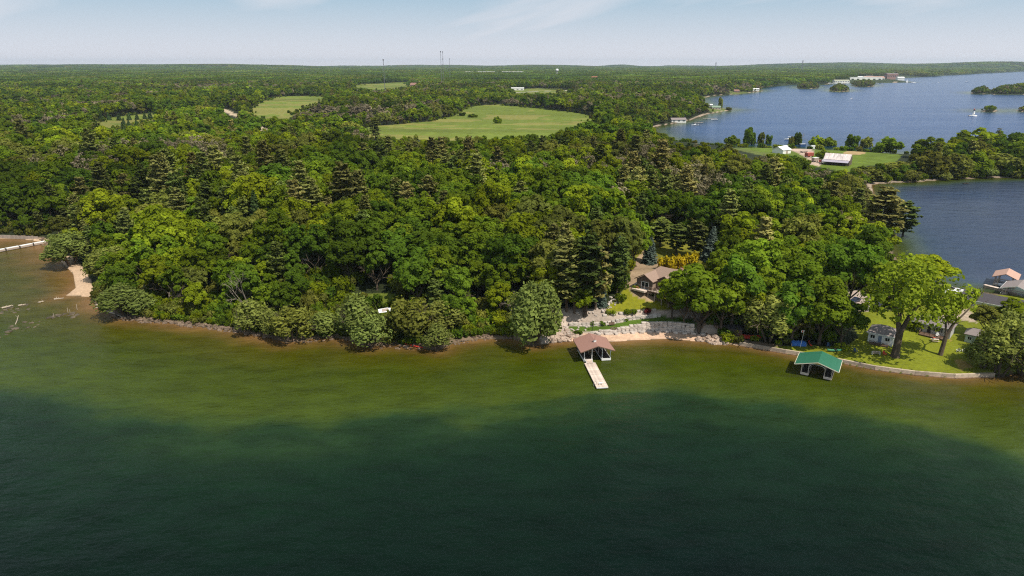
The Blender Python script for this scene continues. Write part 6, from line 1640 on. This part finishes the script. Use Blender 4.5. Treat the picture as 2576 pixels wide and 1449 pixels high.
P_, Fq_ = leaf_quads(np.concatenate(V), np.concatenate(N), np.concatenate(S), np.concatenate(S) * .8, r=r); link(bpy.data.objects.new('crown', np_mesh('leaning_crown', P_, Fq_, LEAF['cotton'], tone=np.concatenate(T))), lt_)
WIL = [(willow_model(f'willow_{k}', 700 + k, 12, 6, per=130, nl=48, low=.1), 12, 6) for k in range(3)]
WSP = [(willow_model(f'brush_willow_{k}', 720 + k, 9, 5, 'olive' if k == 1 else 'willow', per=52, nl=34, low=.05), 9, 5) for k in range(3)]
BL = [(spruce_model(f'blue_spruce_{k}', 740 + k, 13, 3.3, 'blue'), 13, 3.3) for k in range(2)]
def W(k, *a, **b): return special(*WIL[k % 3], *a, **b)
W(0, 'willow_tree', 'big round grey green willow at the water left of the boathouse', 1345, 866, 668, 150)
W(1, 'willow_tree', 'tall weeping willow behind the red kayaks', 1932, 858, 708, 150)
W(2, 'willow_tree', 'grey green willow on the beach by the white pier', 178, 668, 566, 130, rz=1)
W(1, 'willow_tree', 'second grey green willow behind the sandy beach', 276, 705, 598, 110, rz=2)
W(0, 'willow_tree', 'low willow over the driftwood logs', 320, 792, 700, 140, rz=2)
for k, (u, v, vt, w_, lb) in enumerate(((640, 832, 742, 120, 'ragged willow on the rocky left shore'), (735, 856, 752, 130, 'grey willow standing with its roots in the water'), (905, 850, 715, 120, 'tall thin willow behind the shore brush'), (935, 872, 772, 130, 'willow drooping into the water below the wrecks'),
        (1035, 852, 724, 150, 'broad willow right of the white wreck'), (1098, 882, 800, 90, 'small willow hanging out over the water'), (1120, 838, 742, 120, 'yellowish willow at the edge of the dark pines'), (990, 846, 780, 110, 'low willow below the large wreck'), (820, 838, 768, 110, 'low willow left of the hull fragments'), (690, 842, 770, 90, 'low willow at the end of the rocky shore'))):
    special(*WSP[k % 3], 'willow_tree', lb, u, v, vt, w_, rz=k * 1.1)
special(*BL[0], 'blue_spruce', 'silvery blue spruce behind the roof of the brown house', 1633, 662, 586, 44); special(*BL[1], 'blue_spruce', 'tall blue spruce right of the golden shrubs', 1783, 652, 566, 52); special(*BL[0], 'blue_spruce', 'blue spruce among the dark pines left of the house', 1555, 700, 590, 40, rz=1)
special(*BL[1], 'blue_spruce', 'grey blue spruce at the corner of the lawn under the pines', 1512, 768, 690, 34, rz=2)
for (u, v, vt, w_, key, lb) in ((1472, 806, 588, 100, ('pinedark', 1), 'tall dark pine with bare trunk at the left corner of the lawn'), (1425, 800, 596, 90, ('pine', 0), 'tall olive pine behind the shore willow'), (1498, 778, 612, 76, ('pine', 2), 'olive pine overhanging the left side of the lawn'), (1552, 738, 600, 62, ('pinedark', 3), 'dark pine left of the house corner'),
        (1445, 790, 610, 90, ('pinedark', 3), 'dark pine behind the bare slope'), (1700, 640, 560, 60, ('pinedark', 1), 'dark pine behind the golden shrubs'), (1745, 648, 556, 60, ('pine', 2), 'olive pine behind the back lawn'), (1660, 620, 548, 60, ('pinedark', 3), 'dark pine beyond the silvery spruce'), (2205, 648, 470, 110, ('pine', 4), 'great olive pine at the edge of the cove'), (2130, 660, 548, 90, ('pine', 0), 'layered olive pine above the turning circle'), (2270, 600, 505, 70, ('pinedark', 1), 'dark pine leaning over the cove water'),
        (1605, 610, 480, 40, ('pinedark', 1), 'tall pine with long bare trunk behind the house')):
    special(*PINE[key], 'pine_tree', lb, u, v, vt, w_, group='pines named by their place')
MAP = BROAD
for (u, v, vt, w_, key, lb) in ((1758, 838, 660, 176, ('mid', 2), 'great mid green maple right of the brown house'), (1812, 842, 690, 120, ('mid', 1), 'mid green maple behind the shaded riprap'), (1690, 802, 690, 90, ('bright', 1), 'bright maple at the end of the deck'), (1838, 830, 640, 130, ('dark', 1), 'dark maple behind the shore hut'),
        (1990, 862, 700, 130, ('dark', 0), 'dark round tree behind the blue tarpaulin'), (2060, 866, 690, 150, ('mid', 0), 'broad green tree behind the two blue chairs'), (2115, 868, 745, 110, ('dark', 2), 'dark spreading tree left of the white cottage'), (2030, 790, 640, 140, ('mid', 2), 'tall green tree left of the turning circle'),
        (2330, 720, 642, 120, ('bright', 1), 'yellow green tree between the cottonwood and the cove'),  (2555, 860, 755, 130, ('bright', 0), 'yellow green tree in front of the cove house'), (2478, 848, 765, 90, ('olive', 1), 'small olive tree between grey cottage and cove house'),
        (2330, 706, 650, 100, ('dark', 1), 'dark tree at the cove edge behind the cottonwood')):
    special(*MAP[key], 'broadleaf_tree', lb, u, v, vt, w_, rz=u * .37, group='leafy trees named by their place')
SMALL = {k: (shrub_model(f'small_{k}', 820 + i, 9, 4.2, k, n=1700, size=.42, lobes=24), 9, 4.2) for i, k in enumerate(('dark', 'mid', 'bright', 'olive'))}
# the farm shore and far point
for k, (u, v, vt, w_, key, lb) in enumerate(((1842, 366, 335, 40, 'mid', 'green tree at the left end of the farm shore'), (1883, 366, 310, 34, 'dark', 'tall dark ivy clad tree on the farm shore'), (1912, 366, 328, 20, 'olive', 'thin ragged tree on the farm shore'), (1932, 366, 332, 16, 'dark', 'narrow dark tree on the farm shore'), (1990, 367, 340, 16, 'olive', 'low tree behind the campers'), (2003, 367, 324, 24, 'dark', 'ragged dark tree behind the farmyard'),
        (2052, 370, 338, 36, 'bright', 'yellow green round tree on the lake edge of the farm'), (2084, 370, 340, 40, 'mid', 'green round tree on the lake edge of the farm'), (2068, 398, 372, 34, 'bright', 'round bright tree between the farmyard and barn'), (2142, 374, 330, 34, 'dark', 'dark ivy clad tree behind the bare patch'), (2178, 374, 340, 30, 'olive', 'thin twiggy tree right of the ivy clad one'), (2232, 388, 337, 70, 'mid', 'full round tree at the right end of the farm field'),
        (2340, 400, 336, 90, 'mid', 'broad dark tree right of the water gap'), (2445, 392, 316, 120, 'bright', 'largest domed tree on the far point'), (2515, 400, 340, 80, 'mid', 'round tree at the right of the far point'), (2570, 402, 332, 80, 'dark', 'dark tree at the right edge of the far point'), (2250, 440, 402, 80, 'olive', 'olive tree on the cove side of the far point'), (2180, 455, 415, 80, 'olive', 'olive tree at the head of the cove'), (2330, 446, 372, 90, 'olive', 'grey olive tree above the cove shore'), (2400, 446, 380, 80, 'olive', 'olive tree over the little cove beach'),
        (2450, 440, 370, 90, 'mid', 'green tree behind the cove shore'), (2520, 440, 380, 90, 'olive', 'olive tree low on the far point'), (2295, 458, 420, 50, 'willow', 'low shore tree at the cove'), (2370, 452, 425, 50, 'willow', 'low grey tree by the cove beach'), (2480, 446, 412, 60, 'willow', 'grey low tree on the cove edge'), (2555, 446, 395, 70, 'mid', 'green tree at the right end of the cove shore'), (2100, 470, 440, 30, 'pinedark', 'dark fir below the barn'), (2265, 452, 415, 50, 'mid', 'green low tree at the cove shore'), (2070, 446, 418, 44, 'mid', 'green tree hiding the left foot of the barn'), (2120, 452, 424, 50, 'bright', 'yellow green tree just below the barn'), (2165, 446, 412, 44, 'mid', 'green tree at the right corner of the barn'), (2025, 440, 410, 44, 'dark', 'dark tree below the red machine'))):
    if key == 'pinedark': special(*SPRUCE[('spruce', 0)], 'spruce_tree', lb, u, v, vt, w_)
    elif key == 'willow': special(*WSP[k % 3], 'willow_tree', lb, u, v, vt, w_, rz=k)
    else: special(*SMALL[key], 'broadleaf_tree', lb, u, v, vt, w_, rz=k * .9, group='trees of the farm and far point')
special(*SMALL['mid'], 'broadleaf_tree', 'lone round tree standing in the big hayfield', 1252, 310, 289, 24); special(*SMALL['olive'], 'broadleaf_tree', 'lone slim tree on the inlet point', 1812, 272, 240, 12); special(*SMALL['olive'], 'broadleaf_tree', 'round bush at the tip of the inlet point', 1833, 277, 268, 16)
special(*PINE[('pine', 0)], 'pine_tree', 'lone pine at the near edge of the big hayfield', 945, 352, 300, 32)
for k, (u, v, w_) in enumerate(((1190, 295, 28), (1163, 291, 18))): special(*SMALL[('mid', 'dark')[k]], 'field_shrub', ('wide low shrub in the big hayfield', 'small low shrub left of the wide one in the hayfield')[k], u, v, v - 11, w_, cat='shrub')
YS = [(spruce_model(f'young_spruce_{k}', 760 + k, 7, 2.2, 'spruce'), 7, 2.2) for k in range(2)]
yr = random.Random(4); ysp = [(190, 302), (205, 300), (222, 299), (240, 300), (256, 300), (275, 298), (300, 299), (325, 298), (345, 297), (365, 296), (378, 295), (312, 312), (325, 316), (345, 318), (365, 322), (383, 324), (402, 307), (410, 304), (438, 303), (450, 302), (310, 322), (20, 296), (60, 297), (100, 298), (140, 300)]
for k, (u, v) in enumerate(sorted(ysp)):
    special(*YS[k % 2], 'young_spruce', f'young dark spruce, number {ORDW[k] if k < 16 else ["seventeenth","eighteenth","nineteenth","twentieth","twenty first","twenty second","twenty third","twenty fourth","twenty fifth"][k - 16]} from the left in the far clearing'.replace('number ', ''), u, v + 4, v - yr.uniform(12, 18), yr.uniform(11, 15), rz=k, group='young spruces of the clearing')
W(1, 'broadleaf_tree', 'big olive green tree at the right end of the seawall', 2512, 946, 762, 150, rz=.6)
W(2, 'broadleaf_tree', 'broad feathery tree at the right edge of the lawn', 2572, 946, 790, 140, rz=1.9)
W(0, 'broadleaf_tree', 'bushy tree leaning over the white garden chairs', 2470, 925, 832, 100, rz=2.8)
W(1, 'broadleaf_tree', 'tall feathery tree between the tiny cabin and the right edge', 2545, 900, 748, 130, rz=4)
# dead trees
D1 = dead_model('dead_tree', 5, 13); D2 = dead_model('dead_tree_b', 8, 10)
def dead(mesh, mh, label, u, v, vt, lean=0.0, s=1.0):
    x, y, z, h, _ = by_eye(u, v, vt, 10); t = thing('dead_tree', label, 'dead tree', (x, y, z), u * .7); t.scale = (h / mh * s, h / mh * s, h / mh); t.rotation_euler = (0, lean, u * .01); link(bpy.data.objects.new('trunk', mesh), t)
dead(D1, 13, 'pale forked dead tree rising over the shore willows', 628, 812, 635); dead(D2, 10, 'leaning bare dead trunk in front of the left pines', 352, 748, 590, -.45); dead(D2, 10, 'thin grey dead tree beside the big shore willow', 1302, 806, 690); dead(D1, 13, 'bleached dead crown in the middle of the wood', 880, 470, 392, .1); dead(D2, 10, 'thin leaning dead stem in the left shore wood', 425, 770, 660, -.2)
for k, (u, v, vt, w_, lb) in enumerate(((1925, 366, 336, 26, 'twiggy leafless tree on the farm shore'), (2008, 367, 326, 22, 'twiggy leafless tree behind the box trailer'), (2160, 374, 336, 36, 'twiggy leafless tree right of the ivy clad tree'), (2180, 374, 340, 28, 'second twiggy leafless tree along the farm shore'))): dead(D1 if k % 2 else D2, 13 if k % 2 else 10, lb, u, v, vt, 0, 1.5)
# shrubs by the house
SH = {k: (shrub_model(f'shrub_{k}', 780 + i, 2.4, 1.8, k, n=420, size=.22), 2.4, 1.8) for i, k in enumerate(('mid', 'bright', 'yellow', 'red', 'olive', 'dark'))}
for k, (u, v, vt, w_) in enumerate(((1670, 678, 643, 36), (1690, 680, 640, 34), (1710, 676, 638, 34), (1730, 674, 634, 34), (1745, 668, 628, 26))):
    special(*SH['yellow'], 'golden_shrub', f'golden yellow shrub, {ORDW[k]} from the left in the row behind the house', u, v, vt, w_, rz=k, cat='shrub', group='golden shrubs behind the house', part='foliage')
special(*SH['red'], 'red_shrub', 'round dark red shrub at the foot of the lawn', 1627, 790, 774, 22, cat='shrub', part='foliage'); special(*SH['red'], 'red_shrub', 'round red shrub beside the cove house', 2395, 770, 753, 20, rz=1, cat='shrub', part='foliage')
for k, (u, v, vt, w_, key, lb) in enumerate(((1528, 790, 779, 14, 'olive', 'pale flowering shrub at the left foot of the lawn'), (1541, 791, 780, 20, 'bright', 'yellow green shrub at the left foot of the lawn'), (1578, 790, 777, 22, 'mid', 'left green shrub of the pair below the lawn'), (1594, 789, 777, 20, 'mid', 'right green shrub of the pair below the lawn'), (1494, 818, 808, 22, 'dark', 'low dark planting between the stone walls'), (1515, 816, 806, 26, 'dark', 'second low dark planting between the stone walls'), (1570, 806, 798, 24, 'mid', 'low green planting above the curved wall'),
        (2116, 880, 862, 36, 'bright', 'bright bush behind the green dinghy'), (1600, 730, 716, 22, 'mid', 'bush in front of the house corner'), (1560, 758, 738, 34, 'mid', 'green bush under the pines left of the lawn'), (1453, 842, 830, 24, 'dark', 'dark low bush at the left end of the grass ramp'), (2300, 830, 800, 50, 'bright', 'bright bush between the two cottages'), (1830, 860, 838, 40, 'bright', 'bright bush at the end of the beach'), (2410, 772, 756, 30, 'bright', 'yellow green bush beside the red shrub'), (1860, 862, 842, 30, 'olive', 'olive bush left of the kayaks'), (1640, 742, 734, 14, 'dark', 'little round bush in front of the deck'))):
    special(*SH[key], 'garden_shrub', lb, u, v, vt, w_, rz=k, cat='shrub', group='garden shrubs', part='foliage')
# brush along the wooded shores: one bush at a time
brs = random.Random(12); line = [(243, 764), (300, 786), (360, 802), (430, 806), (520, 816), (600, 826), (680, 842), (740, 848), (850, 842), (930, 862), (1060, 868), (1140, 858), (1200, 846), (1300, 846), (1390, 846)]
bush = []
for (a, b) in zip(line[:-1], line[1:]):
    n_ = max(2, round(math.dist(a, b) / 15))
    for k in range(n_):
        q = (k + brs.random()) / n_; u, v = a[0] + (b[0] - a[0]) * q, a[1] + (b[1] - a[1]) * q
        for row in range(3):
            if row and brs.random() < .25: continue
            bush.append((u + brs.uniform(-8, 8), v - 5 - row * 12 + brs.uniform(-4, 4), brs.uniform(11, 22) + row * 8, brs.uniform(18, 34) + row * 8))
for _ in range(900):
    u, v = brs.uniform(560, 1130), brs.uniform(752, 850); x, y = G(u, v, 2.0)
    if len(bush) > 265: break
    if inside(P_MEADOW, np.array([x]), np.array([y]))[0] and not inside([(955, 776), (1003, 776), (1003, 798), (955, 800)], np.array([u]), np.array([v]))[0]: bush.append((u, v, brs.uniform(10, 24), brs.uniform(18, 38)))
names = [('mid', 'mid green'), ('bright', 'yellow green'), ('olive', 'olive'), ('dark', 'dark green')]
bl_ = {}
for (u, v, hp, w_) in bush:
    key, word = names[brs.choices((0, 1, 2, 3), (3, 4, 3, 2))[0]]; x, y, z = GT(u, v)
    d = np.hypot(mxy[:, 0] - x, mxy[:, 1] - y); bl_.setdefault((key, word, int(np.argmin(d))), []).append((d.min(), u, v, hp, w_))
for (key, word, j), lst in bl_.items():
    lst.sort()
    for k_, (_, u, v, hp, w_) in enumerate(lst): special(*SH[key], 'shore_bush', f'{word} shore bush, {ORD[k_]} of its colour to {MARKS[j][1]}', u, v, v - hp, w_, rz=u, cat='bush', group='bushes along the wooded shore', part='foliage')

# low growth under and before the trees, too much of it to count
ug = candidates(176, 430, 3.6, .80); ok, usd = on_land(ug, 3.0); ok &= fbm(ug[:, 0], ug[:, 1], 25) > .36
ok &= ~((ug[:, 0] > 80) & (ug[:, 1] < 176)) & ~((ug[:, 0] > 10) & (ug[:, 0] < 56) & (usd < 14))
ug = ug[ok]; usd = usd[ok]; uz = height(ug[:, 0], ug[:, 1], usd); us = rng.uniform(.6, 1.7, len(ug)) * (.7 + .6 * sstep(3, 20, usd))
bad = blocks_view(ug[:, 0], ug[:, 1], uz, 2.4 * us, 1.8 * us); ug, uz, us = ug[~bad], uz[~bad], us[~bad]
uk = ('mid', 'olive', 'bright', 'dark')
scatter('undergrowth', [SH[q][0] for q in uk], ug, uz - .1, rng.uniform(0, 6.28, len(ug)), np.stack([us, us, us * rng.uniform(.8, 1.5, len(ug))], 1), rng.integers(0, 4, len(ug)))

pb_ = candidates(440, 760, 5.0, .80); psd = shore_sd(pb_[:, 0], pb_[:, 1]); ok = (psd > 1.2) & ~(inside(P_FARM, pb_[:, 0], pb_[:, 1]) & (psd > 9)) & ~inside(P_FARMDIRT, pb_[:, 0], pb_[:, 1]); ok &= (pb_[:, 0] > 130) & (psd < 26) & (rng.random(len(pb_)) < .75); pb_ = pb_[ok]; psd = psd[ok]
pz = height(pb_[:, 0], pb_[:, 1], psd); ps = rng.uniform(1.1, 2.4, len(pb_)); bad = blocks_view(pb_[:, 0], pb_[:, 1], pz, 2.4 * ps, 1.8 * ps) & (psd > 7)
scatter('point_brush', [SH[q][0] for q in uk], pb_[~bad], pz[~bad] - .1, rng.uniform(0, 6, (~bad).sum()), np.stack([ps[~bad]] * 3, 1), rng.integers(0, 4, (~bad).sum()))

# ragged scrub along the margins of the hayfields
ed = []
for Pf in (P_F1, P_F2, P_F3, P_F4, P_F6):
    for (a, b) in zip(Pf, Pf[1:] + Pf[:1]):
        n_ = max(1, int(math.dist(a, b) / 7))
        for k in range(n_): q = (k + rng.random()) / n_; ed.append((a[0] + (b[0] - a[0]) * q + rng.normal() * 5, a[1] + (b[1] - a[1]) * q + rng.normal() * 7))
ed = np.array(ed); es = rng.uniform(.14, .62, len(ed)); uk2 = ('mid', 'olive', 'bright', 'dark')
scatter('field_scrub', [SMALL[q][0] for q in uk2], ed, height(ed[:, 0], ed[:, 1]), rng.uniform(0, 6, len(ed)), np.stack([es] * 3, 1), rng.integers(0, 4, len(ed)))
# ------------------------------------------------------------------ haze
HAZE = MB(); HAZE.box((0, 7000, 88), (33000, 18500, 184))
hm, ht, hout = new_mat('haze_air')
hv = ht.nodes.new('ShaderNodeVolumePrincipled'); hv.inputs['Color'].default_value = (.72, .86, 1.0, 1); hv.inputs['Density'].default_value = 3.6e-5; hv.inputs['Anisotropy'].default_value = .25
ht.links.new(hv.outputs[0], hout.inputs['Volume'])
haze = HAZE.build('haze', hm); tag(haze, kind='stuff')
